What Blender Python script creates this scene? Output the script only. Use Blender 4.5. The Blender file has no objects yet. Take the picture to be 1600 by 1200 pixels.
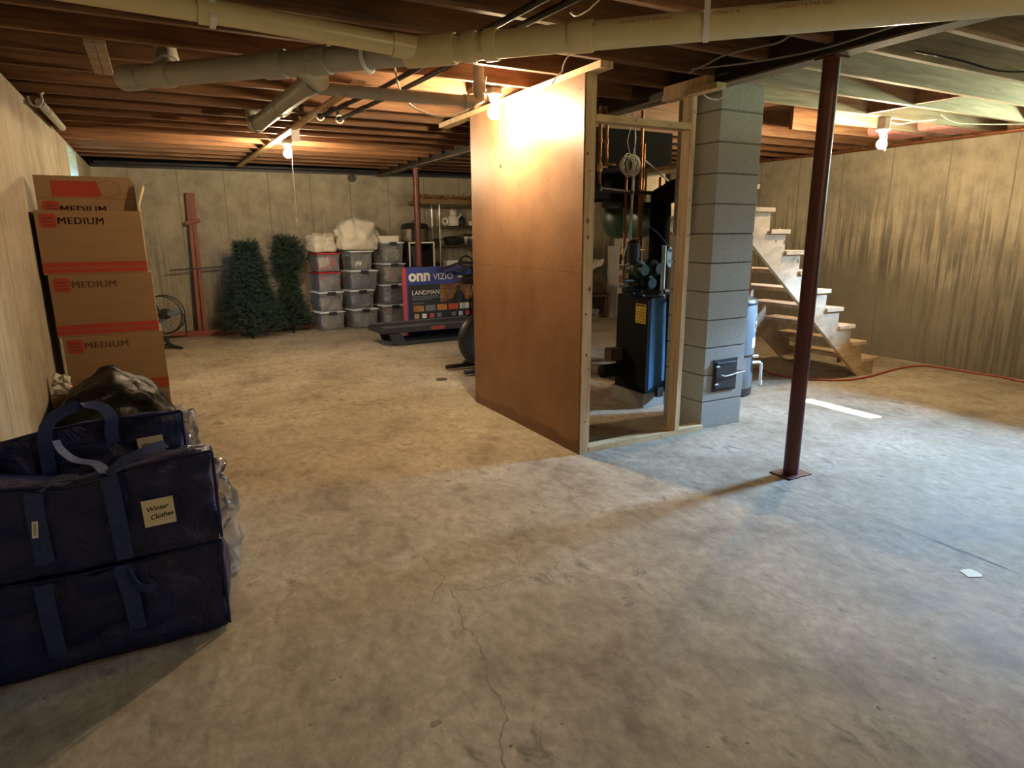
import bpy, bmesh, math, random
from math import sin, cos, pi, radians, sqrt, atan2, floor
from mathutils import Vector, Matrix, noise

random.seed(7)
COL = bpy.context.scene.collection
V = Vector

# ---------------------------------------------------------------- mesh builder
class MB:
    def __init__(s):
        s.v = []; s.f = []; s.m = []
    def add(s, vs, fs, m=0, X=None):
        o = len(s.v)
        for p in vs:
            p = V(p)
            s.v.append(X @ p if X is not None else p)
        for f in fs:
            s.f.append([o + i for i in f]); s.m.append(m)
        return s
    def box(s, a, b, m=0, X=None):
        x0, y0, z0 = a; x1, y1, z1 = b
        vs = [(x0,y0,z0),(x1,y0,z0),(x1,y1,z0),(x0,y1,z0),(x0,y0,z1),(x1,y0,z1),(x1,y1,z1),(x0,y1,z1)]
        fs = [(0,3,2,1),(4,5,6,7),(0,1,5,4),(1,2,6,5),(2,3,7,6),(3,0,4,7)]
        return s.add(vs, fs, m, X)
    def beam(s, p, q, w, h, m=0, up=(0,0,1)):
        p, q = V(p), V(q); d = (q-p); L = d.length; d.normalize()
        u = V(up)
        if abs(d.dot(u)) > .98: u = V((0,1,0))
        r = d.cross(u).normalized(); u = r.cross(d)
        X = Matrix((( r.x,d.x,u.x,p.x),(r.y,d.y,u.y,p.y),(r.z,d.z,u.z,p.z),(0,0,0,1)))
        return s.box((-w/2,0,-h/2),(w/2,L,h/2), m, X)
    def tube(s, pts, r, n=10, m=0, closed=False, cap=True):
        pts = [V(p) for p in pts]; N = len(pts)
        rr = r if isinstance(r,(list,tuple)) else [r]*N
        vs = []; prev = None
        for i,p in enumerate(pts):
            if closed: t = pts[(i+1)%N]-pts[i-1]
            else: t = pts[min(i+1,N-1)]-pts[max(i-1,0)]
            if t.length < 1e-9: t = V((0,0,1))
            t.normalize()
            if prev is None:
                a = V((0,0,1)) if abs(t.z) < .9 else V((1,0,0))
                u = t.cross(a).normalized()
            else:
                u = prev - t*prev.dot(t)
                u = u.normalized() if u.length > 1e-6 else t.orthogonal().normalized()
            prev = u; w = t.cross(u)
            for k in range(n):
                a = 2*pi*k/n
                vs.append(p + (u*cos(a)+w*sin(a))*rr[i])
        fs = []
        R = N if closed else N-1
        for i in range(R):
            j = (i+1) % N
            for k in range(n):
                l = (k+1) % n
                fs.append((i*n+k, i*n+l, j*n+l, j*n+k))
        if cap and not closed:
            fs.append(tuple(reversed(range(n)))); fs.append(tuple((N-1)*n+k for k in range(n)))
        return s.add(vs, fs, m)
    def lathe(s, prof, c=(0,0,0), n=24, m=0, X=None):
        vs = []; fs = []; N = len(prof); c = V(c)
        for r,z in prof:
            for k in range(n):
                a = 2*pi*k/n
                vs.append(c+V((max(r,1e-5)*cos(a), max(r,1e-5)*sin(a), z)))
        for i in range(N-1):
            for k in range(n):
                l = (k+1)%n
                fs.append((i*n+k,i*n+l,(i+1)*n+l,(i+1)*n+k))
        fs.append(tuple(reversed(range(n)))); fs.append(tuple((N-1)*n+k for k in range(n)))
        return s.add(vs, fs, m, X)
    def prism(s, poly, a, b, axis='y', m=0, X=None):
        n = len(poly)
        def P(u,v,t):
            return {'y':(u,t,v),'x':(t,u,v),'z':(u,v,t)}[axis]
        vs = [P(u,v,a) for u,v in poly]+[P(u,v,b) for u,v in poly]
        fs = [tuple(range(n)), tuple(reversed(range(n,2*n)))]
        for i in range(n):
            j = (i+1)%n
            fs.append((j,i,n+i,n+j))
        return s.add(vs, fs, m, X)
    def text(s, body, size, X, m=0, shear=0.0, space=1.0, bold=0.0, align='LEFT', warp=None):
        cu = bpy.data.curves.new('t', 'FONT'); cu.body = body; cu.size = size; cu.shear = shear
        cu.space_character = space; cu.offset = bold; cu.align_x = align; cu.resolution_u = 3
        ob = bpy.data.objects.new('t', cu); COL.objects.link(ob)
        dg = bpy.context.evaluated_depsgraph_get(); dg.update()
        me = bpy.data.meshes.new_from_object(ob.evaluated_get(dg))
        vs = [v.co.copy() for v in me.vertices]; fs = [tuple(p.vertices) for p in me.polygons]
        bpy.data.objects.remove(ob); bpy.data.curves.remove(cu); bpy.data.meshes.remove(me)
        if warp: vs = [V(warp(v)) for v in vs]
        return s.add(vs, fs, m, X)

def mk(name, mb, mats, parent=None, loc=(0,0,0), rz=0.0, smooth=None, bevel=0.0, rot=None):
    me = bpy.data.meshes.new(name)
    me.from_pydata([tuple(v) for v in mb.v], [], mb.f)
    if not isinstance(mats,(list,tuple)): mats = [mats]
    for mt in mats: me.materials.append(mt)
    for p,mi in zip(me.polygons, mb.m): p.material_index = mi
    bm = bmesh.new(); bm.from_mesh(me); bmesh.ops.recalc_face_normals(bm, faces=bm.faces)
    bm.to_mesh(me); bm.free()
    if smooth is not None:
        me.shade_smooth()
        me.set_sharp_from_angle(angle=radians(smooth))
    o = bpy.data.objects.new(name, me); COL.objects.link(o)
    o.location = loc; o.rotation_euler = rot if rot else (0,0,rz)
    if parent: o.parent = parent
    if bevel:
        b = o.modifiers.new('bevel','BEVEL'); b.width = bevel; b.segments = 2; b.limit_method = 'ANGLE'; b.angle_limit = radians(50)
    return o
def tag(o, label=None, cat=None, group=None, kind=None):
    if label: o['label'] = label
    if cat: o['category'] = cat
    if group: o['group'] = group
    if kind: o['kind'] = kind
    return o
def thing(name, label, cat, loc=(0,0,0), rz=0.0, group=None, rot=None):
    o = bpy.data.objects.new(name, None); COL.objects.link(o)
    o.empty_display_size = .05
    o.location = loc; o.rotation_euler = rot if rot else (0,0,rz)
    return tag(o, label, cat, group)
def copy_tree(o, parent=None):
    c = o.copy(); COL.objects.link(c)
    if parent: c.parent = parent
    for ch in [x for x in bpy.data.objects if x.parent == o]:
        copy_tree(ch, c)
    return c
def Tr(x,y,z): return Matrix.Translation((x,y,z))
def Rz(a): return Matrix.Rotation(a,4,'Z')
def Rx(a): return Matrix.Rotation(a,4,'X')
def Ry(a): return Matrix.Rotation(a,4,'Y')
FRONT = Rx(pi/2)                       # text in xy plane -> facing -y
def puffy(w,d,h,n=12,round_=.12,amp=.02,freq=4.0,seed=0,bulge=.1,sag=None,fn=None):
    """soft rounded box, base at z=0, centred on x and y"""
    bm = bmesh.new(); bmesh.ops.create_cube(bm, size=2.0)
    bmesh.ops.subdivide_edges(bm, edges=bm.edges[:], cuts=n, use_grid_fill=True)
    vs=[]
    for v in bm.verts:
        p = v.co.copy()
        # superellipsoid rounding
        q = 1.0/ (abs(p.x)**8+abs(p.y)**8+abs(p.z)**8)**(1/8.0)
        p = p*(1-round_) + p.normalized()*sqrt(2.0)*round_ if False else p*(1+(q-1)*min(1,round_*6))
        bx = (1-p.y**2)*(1-p.z**2)*bulge; by=(1-p.x**2)*(1-p.z**2)*bulge; bz=(1-p.x**2)*(1-p.y**2)*bulge
        c = V((p.x*(1+(bx if abs(p.x)>.5 else 0)), p.y*(1+(by if abs(p.y)>.5 else 0)), p.z*(1+(bz if p.z>.5 else 0))))
        w3 = V((c.x*w/2, c.y*d/2, (c.z+1)*h/2))
        nn = noise.noise_vector(w3*freq+V((seed*7.3,seed*3.1,0)))*amp + noise.noise_vector(w3*freq*2.7+V((0,seed*5.3,9)))*amp*.5
        crease = abs(noise.noise(w3*freq*1.3+V((seed,2,seed*1.7))))
        nn += c.normalized()*(-amp*.8*(1-min(1,crease*3)))
        w3 += nn*min(1, (c.z+1)*3+.15)
        if fn: w3 = fn(w3)
        w3.z = max(w3.z, 0.0) if not sag else w3.z
        vs.append(w3)
    bm.verts.index_update()
    fs=[tuple(x.index for x in f.verts) for f in bm.faces]
    bm.free()
    mb = MB(); mb.add(vs,fs); return mb

# ---------------------------------------------------------------- materials
def base_mat(name):
    m = bpy.data.materials.new(name); m.use_nodes = True
    nt = m.node_tree; b = nt.nodes['Principled BSDF']
    return m, nt, b
def ramp(nt, cols, lo=.3, hi=.7):
    r = nt.nodes.new('ShaderNodeValToRGB'); e = r.color_ramp.elements
    n = len(cols)
    while len(e) < n: e.new(.5)
    for i,c in enumerate(cols):
        e[i].position = lo+(hi-lo)*i/max(1,n-1); e[i].color = (*c,1)
    return r
def coords(nt, stretch=(1,1,1), kind='Object'):
    t = nt.nodes.new('ShaderNodeTexCoord'); mp = nt.nodes.new('ShaderNodeMapping')
    mp.inputs['Scale'].default_value = stretch
    nt.links.new(t.outputs[kind], mp.inputs['Vector']); return mp.outputs['Vector']
def tex(nt, vec, scale, detail=6, rough=.6, dist=0.0):
    n = nt.nodes.new('ShaderNodeTexNoise'); n.inputs['Scale'].default_value = scale
    n.inputs['Detail'].default_value = detail; n.inputs['Roughness'].default_value = rough
    n.inputs['Distortion'].default_value = dist
    nt.links.new(vec, n.inputs['Vector']); return n.outputs['Fac']
def mixc(nt, fac, a, b, mode='MIX'):
    n = nt.nodes.new('ShaderNodeMix'); n.data_type = 'RGBA'; n.blend_type = mode
    for s,x in ((n.inputs[0],fac),(n.inputs[6],a),(n.inputs[7],b)):
        if hasattr(x,'is_linked') or hasattr(x,'links'): nt.links.new(x, s)
        elif isinstance(x,(int,float)): s.default_value = x
        else: s.default_value = (*x,1)
    return n.outputs[2]
def math_(nt, op, a, b=None, c=None, clamp=False):
    n = nt.nodes.new('ShaderNodeMath'); n.operation = op; n.use_clamp = clamp
    for i,x in enumerate((a,b,c)):
        if x is None: continue
        if hasattr(x,'links'): nt.links.new(x, n.inputs[i])
        else: n.inputs[i].default_value = x
    return n.outputs[0]
def maprange(nt, x, a, b, c=0.0, d=1.0):
    n = nt.nodes.new('ShaderNodeMapRange'); nt.links.new(x, n.inputs[0])
    for i,v in enumerate((a,b,c,d)): n.inputs[i+1].default_value = v
    return n.outputs[0]
def bump(nt, b, h, strength=.3, dist=.01):
    n = nt.nodes.new('ShaderNodeBump'); n.inputs['Strength'].default_value = strength; n.inputs['Distance'].default_value = dist
    nt.links.new(h, n.inputs['Height']); nt.links.new(n.outputs[0], b.inputs['Normal'])
def M(name, cols, scale=5, stretch=(1,1,1), rough=.7, bmp=0.0, bdist=.004, metal=0, coat=0, spec=.5, rnd=0.0, lo=.3, hi=.7, detail=6, dist=0.0, sheen=0):
    m, nt, b = base_mat(name)
    if not isinstance(cols[0],(tuple,list)): cols = [tuple(c*.86 for c in cols), cols]
    vec = coords(nt, stretch); f = tex(nt, vec, scale, detail, .6, dist)
    r = ramp(nt, cols, lo, hi); nt.links.new(f, r.inputs[0]); c = r.outputs[0]
    if rnd:
        oi = nt.nodes.new('ShaderNodeObjectInfo')
        k = maprange(nt, oi.outputs['Random'], 0, 1, 1-rnd, 1+rnd)
        hs = nt.nodes.new('ShaderNodeHueSaturation'); nt.links.new(k, hs.inputs['Value']); nt.links.new(c, hs.inputs['Color']); c = hs.outputs[0]
    nt.links.new(c, b.inputs['Base Color'])
    b.inputs['Roughness'].default_value = rough; b.inputs['Metallic'].default_value = metal
    b.inputs['Coat Weight'].default_value = coat; b.inputs['Specular IOR Level'].default_value = spec
    b.inputs['Sheen Weight'].default_value = sheen
    if bmp: bump(nt, b, f, bmp, bdist)
    return m
def film(name, tint, opac, rough=.15, gloss=.25, milky=(.8,.85,.9)):
    """thin clear plastic: see-through, milky and shiny"""
    m = bpy.data.materials.new(name); m.use_nodes = True; nt = m.node_tree
    nt.nodes.clear(); out = nt.nodes.new('ShaderNodeOutputMaterial')
    tr = nt.nodes.new('ShaderNodeBsdfTransparent'); tr.inputs[0].default_value = (*tint,1)
    df = nt.nodes.new('ShaderNodeBsdfDiffuse'); gl = nt.nodes.new('ShaderNodeBsdfGlossy')
    gl.inputs['Roughness'].default_value = rough
    vec = coords(nt); f = tex(nt, vec, 9, 4)
    r = ramp(nt, [tuple(c*.8 for c in milky), milky]); nt.links.new(f, r.inputs[0]); nt.links.new(r.outputs[0], df.inputs[0])
    a = nt.nodes.new('ShaderNodeMixShader'); a.inputs[0].default_value = opac
    nt.links.new(tr.outputs[0], a.inputs[1]); nt.links.new(df.outputs[0], a.inputs[2])
    fr = nt.nodes.new('ShaderNodeFresnel'); fr.inputs[0].default_value = 1.45
    k = math_(nt, 'MULTIPLY_ADD', fr.outputs[0], 1.0, gloss*.15, clamp=True)
    bb = nt.nodes.new('ShaderNodeBump'); bb.inputs['Strength'].default_value = .4; bb.inputs['Distance'].default_value = .01
    nt.links.new(f, bb.inputs['Height']); nt.links.new(bb.outputs[0], gl.inputs['Normal'])
    c = nt.nodes.new('ShaderNodeMixShader'); nt.links.new(k, c.inputs[0])
    nt.links.new(a.outputs[0], c.inputs[1]); nt.links.new(gl.outputs[0], c.inputs[2])
    nt.links.new(c.outputs[0], out.inputs[0]); return m
def emit(name, col, strength):
    m, nt, b = base_mat(name)
    vec = coords(nt); f = tex(nt, vec, 3, 2); r = ramp(nt, [tuple(c*.97 for c in col), col]); nt.links.new(f, r.inputs[0])
    nt.links.new(r.outputs[0], b.inputs['Emission Color']); b.inputs['Emission Strength'].default_value = strength
    b.inputs['Base Color'].default_value = (.9,.9,.88,1)
    return m
def concrete_wall(name, axis, off, damp, base):
    """poured concrete with form seams every 0.61 m along the given axis, mottling and run-down streaks"""
    m, nt, b = base_mat(name)
    t = nt.nodes.new('ShaderNodeTexCoord'); P = t.outputs['Object']
    sp = nt.nodes.new('ShaderNodeSeparateXYZ'); nt.links.new(P, sp.inputs[0])
    u = sp.outputs[axis]; z = sp.outputs[2]
    def mp(s):
        n = nt.nodes.new('ShaderNodeMapping'); n.inputs['Scale'].default_value = s; nt.links.new(P, n.inputs[0]); return n.outputs[0]
    big = tex(nt, P, 1.1, 5, .6); mid = tex(nt, P, 6, 8, .65); fine = tex(nt, P, 60, 4, .6)
    r = ramp(nt, [tuple(c*.60 for c in base), base, tuple(min(1,c*1.28) for c in base)], .34, .66)
    nt.links.new(math_(nt,'ADD', math_(nt,'MULTIPLY',big,.55), math_(nt,'MULTIPLY',mid,.45)), r.inputs[0]); c = r.outputs[0]
    # streaks that ran down the face
    st = tex(nt, mp((24,24,1.1)), 1.0, 6, .62); st2 = tex(nt, mp((30,30,.8)), 1.0, 4, .6)
    patch = tex(nt, P, .55, 3, .5)
    zl = maprange(nt, z, 2.15, 1.1, 0.0, 1.0)
    st = math_(nt,'ADD', math_(nt,'MULTIPLY',st,.6), math_(nt,'MULTIPLY', tex(nt, mp((5.3,5.3,.7)), 1.0, 5, .65, .6), .4))
    dk = math_(nt,'MULTIPLY', maprange(nt, st, .47, .565), math_(nt,'MULTIPLY', maprange(nt, patch, .36, .50), zl), clamp=True)
    c = mixc(nt, math_(nt,'MULTIPLY',dk,damp), c, tuple(x*.30 for x in base))
    lt = math_(nt,'MULTIPLY', maprange(nt, st2, .60, .66), math_(nt,'MULTIPLY', maprange(nt, patch, .42, .55), zl), clamp=True)
    c = mixc(nt, math_(nt,'MULTIPLY',lt,damp*.6), c, tuple(min(1,x*1.5) for x in base))
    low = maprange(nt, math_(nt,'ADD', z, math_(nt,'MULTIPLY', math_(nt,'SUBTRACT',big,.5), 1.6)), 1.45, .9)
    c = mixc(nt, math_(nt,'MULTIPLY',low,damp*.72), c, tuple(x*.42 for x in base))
    # panel seams
    wob = math_(nt,'MULTIPLY', math_(nt,'SUBTRACT', tex(nt, P, 3, 3), .5), .02)
    fr = math_(nt,'PINGPONG', math_(nt,'ADD', math_(nt,'ADD',u,off), wob), .305)
    seam = maprange(nt, fr, .010, .002)
    c = mixc(nt, math_(nt,'MULTIPLY', seam, maprange(nt, mid, .35, .6, .25, .8)), c, tuple(x*.35 for x in base))
    nt.links.new(c, b.inputs['Base Color']); b.inputs['Roughness'].default_value = .85
    h = math_(nt,'SUBTRACT', math_(nt,'ADD', math_(nt,'MULTIPLY',mid,.6), math_(nt,'MULTIPLY',fine,.25)), math_(nt,'MULTIPLY',seam,.5))
    bump(nt, b, h, .35, .012); return m

mt = {}
def floor_mat():
    m, nt, b = base_mat('floor_concrete')
    P = coords(nt)
    big = tex(nt, P, .55, 4, .55); mid = tex(nt, P, 2.2, 7, .62, .8); sm = tex(nt, coords(nt,(1,.55,1)), 9, 7, .68, .5); fine = tex(nt, P, 70, 3)
    f = math_(nt,'ADD', math_(nt,'MULTIPLY',big,.3), math_(nt,'ADD', math_(nt,'MULTIPLY',mid,.4), math_(nt,'MULTIPLY',sm,.3)))
    r = ramp(nt, [(.205,.160,.108),(.36,.30,.215),(.49,.42,.32)], .38, .62); nt.links.new(f, r.inputs[0]); c = r.outputs[0]
    st = math_(nt,'MULTIPLY', maprange(nt, sm, .53, .66), maprange(nt, mid, .44, .58))
    c = mixc(nt, math_(nt,'MULTIPLY',st,.7), c, (.12,.095,.065))
    lt = math_(nt,'MULTIPLY', maprange(nt, tex(nt, P, 1.3, 6, .6, 1.2), .60, .70), .35)
    c = mixc(nt, lt, c, (.55,.51,.45))
    ml = maprange(nt, tex(nt, coords(nt,(1,.7,1)), 21, 8, .72, .4), .33, .67, .74, 1.14)
    hv = nt.nodes.new('ShaderNodeHueSaturation'); nt.links.new(ml, hv.inputs['Value']); nt.links.new(c, hv.inputs['Color']); c = hv.outputs[0]
    sp = tex(nt, P, 28, 2, .5); spot = maprange(nt, sp, .735, .765)
    c = mixc(nt, math_(nt,'MULTIPLY',spot,.7), c, (.07,.055,.04))
    nt.links.new(c, b.inputs['Base Color'])
    nt.links.new(maprange(nt, mid, .3, .7, .72, .92), b.inputs['Roughness']); b.inputs['Specular IOR Level'].default_value = .25
    bump(nt, b, math_(nt,'ADD', math_(nt,'MULTIPLY',sm,.5), math_(nt,'MULTIPLY',fine,.15)), .18, .01)
    return m
mt['floor'] = floor_mat()
CB = (.40,.355,.27)
mt['wall_l'] = concrete_wall('left_concrete', 1, .12, .28, CB)
mt['wall_b'] = concrete_wall('back_concrete', 0, .25, .5, (.36,.32,.25))
mt['wall_r'] = concrete_wall('right_concrete', 1, .30, 1.0, (.33,.285,.20))
mt['wall_f'] = concrete_wall('front_concrete', 0, .0, .4, CB)
mt['joist'] = M('joist_wood', [(.085,.036,.014),(.17,.078,.032),(.24,.118,.052)], 2.2, (1,14,14), .72, .25, rnd=.28, detail=8, dist=.6)
mt['joist_grey'] = M('joist_wood_weathered', [(.20,.14,.085),(.32,.24,.155),(.42,.33,.22)], 2.2, (1,14,14), .75, .25, rnd=.2, detail=8, dist=.6)
mt['subfloor'] = M('subfloor_boards', [(.06,.028,.012),(.11,.052,.024),(.15,.075,.036)], 1.6, (1,8,8), .8, .2)
mt['lumber'] = M('pine_lumber', [(.40,.25,.115),(.56,.38,.19),(.64,.46,.26)], 3, (9,9,1), .62, .15, rnd=.1, detail=7, dist=.5)
mt['lumber_x'] = M('pine_lumber_flat', [(.40,.25,.115),(.56,.38,.19),(.64,.46,.26)], 3, (1,9,9), .62, .15, rnd=.1, detail=7, dist=.5)
mt['stairwood'] = M('stair_wood', [(.34,.23,.13),(.48,.35,.22),(.58,.45,.30)], 2.4, (2,7,4), .7, .15, rnd=.12, detail=7, dist=.6)
mt['knot'] = M('pine_knot', [(.12,.05,.02),(.2,.09,.04)], 30, rough=.7)
mt['hardboard'] = M('brown_hardboard', [(.30,.155,.07),(.36,.19,.09),(.40,.22,.105)], 3.5, (1,1,1), .38, .05, spec=.4, detail=9)
mt['hardboard_stain'] = M('water_stained_hardboard', [(.13,.065,.03),(.2,.10,.045)], 8, rough=.55)
mt['red_steel'] = M('oxide_red_steel', [(.07,.014,.012),(.11,.022,.018)], 6, (1,1,.3), .42, .05, spec=.5)
mt['dark_steel'] = M('dark_steel_beam', [(.018,.014,.011),(.035,.026,.02)], 7, rough=.6, bmp=.05)
mt['flange'] = M('worn_beam_flange', [(.10,.075,.05),(.17,.13,.09)], 7, rough=.7, bmp=.05)
mt['block'] = M('cinder_block', [(.29,.275,.245),(.34,.325,.29),(.375,.36,.32)], 75, rough=.92, bmp=.5, bdist=.004, detail=5)
mt['mortar'] = M('dark_mortar', [(.12,.11,.095),(.19,.175,.15)], 30, rough=.95, bmp=.3)
mt['pvc'] = M('cream_pvc', [(.66,.57,.30),(.74,.66,.37)], 4, rough=.33, spec=.5)
mt['pvc_grey_dim'] = M('grey_dim_pvc', [(.36,.36,.30),(.42,.42,.35)], 4, rough=.38)  # the conduit's grey; also paints dim light on the pipe's left run
mt['red_ink'] = M('red_ink', (.40,.07,.03), rough=.6)
mt['white_pl'] = M('white_plastic', [(.72,.70,.66),(.80,.78,.74)], 5, rough=.4)
mt['black_pl'] = M('black_plastic', [(.012,.012,.013),(.022,.022,.024)], 9, rough=.42)
mt['black_mt'] = M('black_painted_metal', [(.010,.010,.011),(.02,.02,.021)], 12, rough=.5, bmp=.05)
mt['black_strip'] = M('black_rim_strip', [(.012,.014,.02),(.03,.034,.045)], 5, (1,5,5), rough=.5, bmp=.2)
mt['shade_black'] = M('matt_shade_black', [(.005,.005,.005),(.009,.008,.008)], 8, rough=.95, spec=.08)  # near black, so daylight hardly shows on the added box, flue and hangers
mt['boiler_black'] = M('black_boiler_enamel', [(.005,.005,.005),(.008,.008,.008)], 8, rough=.7, spec=.15)
mt['chrome'] = M('bright_steel', [(.60,.60,.58),(.72,.72,.70)], 9, rough=.22, metal=1)
mt['grey_mt'] = M('galvanised_steel', [(.34,.35,.35),(.46,.47,.47)], 14, rough=.42, metal=.8)
mt['copper'] = M('copper_pipe', [(.22,.085,.035),(.42,.19,.09)], 9, (1,1,.5), rough=.42, metal=.8)
mt['brass'] = M('brass', [(.55,.38,.12),(.66,.48,.2)], 9, rough=.35, metal=.9)
mt['cardboard'] = M('cardboard', [(.225,.135,.062),(.265,.163,.078)], 2.5, (1,1,6), .82, .03, rnd=.06)
mt['cardboard_in'] = M('cardboard_edge', [(.42,.29,.16),(.52,.38,.23)], 20, rough=.85)
mt['box_red'] = M('red_box_print', [(.30,.030,.016),(.36,.04,.022)], 12, rough=.5)
mt['box_dark'] = M('dark_box_print', [(.11,.04,.018),(.14,.052,.024)], 12, rough=.8)
mt['navy'] = M('navy_woven_plastic', [(.008,.011,.052),(.014,.019,.088)], 6, rough=.38, bmp=.8, bdist=.03, spec=.4, detail=5, dist=1.2)
mt['strap'] = M('blue_webbing', [(.014,.028,.105),(.024,.046,.16)], 60, (1,1,1), .75, .2)
mt['paper'] = M('cream_paper', [(.70,.63,.44),(.76,.69,.50)], 6, rough=.8)
mt['ink'] = M('black_ink', (.015,.014,.014), rough=.6)
mt['wrap'] = film('clear_plastic_wrap', (.97,.97,.97), .30, .10, 1.2, (.85,.82,.76))
mt['trash'] = M('black_trash_bag', [(.005,.005,.005),(.010,.009,.008)], 9, rough=.36, bmp=.6, bdist=.03, dist=1.0, spec=.25)
mt['white_bag'] = M('white_plastic_bag', [(.55,.52,.45),(.70,.67,.60)], 7, rough=.5, bmp=.4, bdist=.02)
mt['bin_clear'] = film('clear_bin_plastic', (.95,.96,.99), .20, .12, .6, (.84,.90,1.0))
mt['bin_lid'] = M('pale_grey_lid', [(.68,.73,.80),(.78,.82,.88)], 6, rough=.35)
mt['bin_red'] = M('red_lid', [(.42,.02,.03),(.50,.03,.04)], 6, rough=.35)
mt['bin_latch'] = M('dark_latch', [(.02,.022,.04),(.04,.042,.07)], 9, rough=.4)
mt['fir'] = M('fir_needles', [(.009,.022,.015),(.019,.045,.030),(.036,.078,.055)], 9, rough=.6)
mt['trunk'] = M('brown_trunk', [(.06,.035,.02),(.1,.06,.03)], 9, rough=.8)
mt['rust_red'] = M('rust_red_paint', [(.17,.04,.022),(.24,.06,.032)], 6, (3,3,.6), .55, .1)
mt['blue_boiler'] = M('blue_enamel', [(.06,.17,.31),(.075,.20,.36)], 4, rough=.4)
mt['yellow_lbl'] = M('yellow_label', [(.60,.38,.02),(.68,.45,.03)], 8, rough=.5)
mt['green_pump'] = M('green_cast_iron', [(.012,.03,.018),(.018,.042,.026)], 12, rough=.5, bmp=.1)
mt['green_tank'] = M('dark_green_enamel', [(.012,.045,.02),(.02,.065,.03)], 5, rough=.45)
mt['tank_blue'] = M('pale_blue_enamel', [(.13,.175,.22),(.17,.215,.26)], 4, rough=.35)
mt['light_blue'] = M('light_blue_tag', [(.42,.55,.66),(.5,.62,.72)], 8, rough=.6)
mt['cable'] = M('cream_cable', [(.62,.58,.47),(.72,.68,.57)], 20, rough=.5)
mt['cable_dk'] = M('grey_cable', [(.20,.17,.13),(.28,.24,.19)], 20, rough=.6)
mt['cable_blk'] = M('black_cable', (.015,.014,.013), rough=.5)
mt['red_hose'] = M('red_hose', [(.30,.05,.03),(.38,.07,.04)], 20, rough=.5)
mt['porcelain'] = M('porcelain', [(.78,.76,.70),(.84,.82,.77)], 5, rough=.3)
mt['tv_blue'] = M('royal_blue_print', [(.012,.030,.24),(.018,.04,.30)], 4, rough=.45)
mt['tv_red'] = M('red_print_side', [(.50,.06,.08),(.58,.09,.11)], 7, rough=.5)
mt['tv_black'] = M('black_print', (.008,.008,.010), rough=.4)
mt['white_ink'] = M('white_ink', (.80,.80,.80), rough=.6)
mt['leaf'] = M('autumn_leaves', [(.26,.05,.015),(.45,.13,.03),(.35,.2,.05)], 14, rough=.8, lo=.35, hi=.65)
mt['crack'] = M('crack_line', [(.20,.155,.11),(.27,.22,.165)], 25, rough=.95)
mt['scuff'] = M('dark_scuff', [(.17,.135,.10),(.25,.205,.16)], 25, rough=.8)
mt['beige_cl'] = M('beige_cloth', [(.5,.45,.38),(.62,.57,.5)], 9, rough=.9)
mt['pink_ins'] = M('pink_insulation', [(.45,.17,.15),(.6,.28,.25)], 18, rough=1, bmp=.6)
mt['bulb_dim'] = emit('dim_lit_bulb', (1.0,.76,.46), 900)
mt['bulb_mid'] = emit('mid_lit_bulb', (1.0,.75,.45), 2250)
mt['bulb'] = emit('lit_bulb', (1.0,.76,.46), 2250)
mt['shelf_white'] = M('white_laminate', [(.5,.48,.44),(.58,.56,.52)], 4, rough=.5)
# ================================================================ room shell
XL, XR, YF, WT = -.675, 7.38, -2.6, 2.355
def YB(x): return 10.72 - .06*(x-XL)
def wall_hole(mb, x0, x1, y0, y1, z1, hy0, hy1, hz0, hz1):
    mb.box((x0,y0,-.1),(x1,hy0,z1)); mb.box((x0,hy1,-.1),(x1,y1,z1))
    mb.box((x0,hy0,-.1),(x1,hy1,hz0)); mb.box((x0,hy0,hz1),(x1,hy1,z1))

fl = MB(); fl.box((XL-.3,YF-.3,-.12),(XR+.3,11.1,0))
rnd = random.Random(3)
def crack(pts, w, m=1, z=.0006, taper=True):
    P = [V((a,b,0)) for a,b in pts]; Q = []
    for i in range(len(P)-1):
        for k in range(5):
            t = k/5; p = P[i].lerp(P[i+1], t); d = (P[i+1]-P[i]).normalized(); n = V((-d.y,d.x,0))
            Q.append((p+n*rnd.uniform(-.007,.007)*(1 if taper else .05), n))
    Q.append((P[-1], n)); N = len(Q); vs = []; fs = []
    for i,(p,n) in enumerate(Q):
        ww = w*(rnd.uniform(.35,1.1) if taper else 1)*(min(1,.25+min(i,N-1-i)/4) if taper else 1)
        vs += [p+n*ww+V((0,0,z)), p-n*ww+V((0,0,z))]
    for i in range(N-1): fs.append((2*i,2*i+1,2*i+3,2*i+2))
    fl.add(vs, fs, m)
for c in [[(.831,2.877),(.875,2.717),(.905,2.539),(.901,2.411),(.925,2.321),(.846,2.235),(.789,2.16)],
          [(.925,2.321),(.898,2.125),(.85,1.956),(.867,1.88),(.829,1.736),(.793,1.628),(.799,1.549),(.766,1.465),(.714,1.407),(.684,1.331),(.66,1.1)],
          [(.907,2.243),(.967,2.182),(1.071,2.152),(1.208,2.178),(1.318,2.147)],
          [(1.422,2.467),(1.306,2.385),(1.246,2.218)],[(1.306,2.385),(1.304,2.477),(1.191,2.559)]]:
    crack(c, .0034)
crack([(3.103,.2),(3.102,1.3),(3.1,2.31)], .003, 1, taper=False)
crack([(3.103,1.22),(3.1,1.34),(3.1,1.5)], .017, 2)
for (x,y,r) in ((.574,1.557,.018),(1.49,1.77,.022),(1.50,1.82,.012),(1.55,1.68,.008),(3.03,.72,.010),(2.2,1.0,.010),(.35,1.9,.008),(4.3,1.9,.012),(1.15,1.02,.016)):
    vs=[]; n=14
    for k in range(n):
        a=2*pi*k/n; q=r*rnd.uniform(.5,1.15); vs.append((x+q*cos(a)*1.25, y+q*sin(a)*.7, .0008))
    fl.add(vs,[tuple(range(n))],2)
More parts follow.
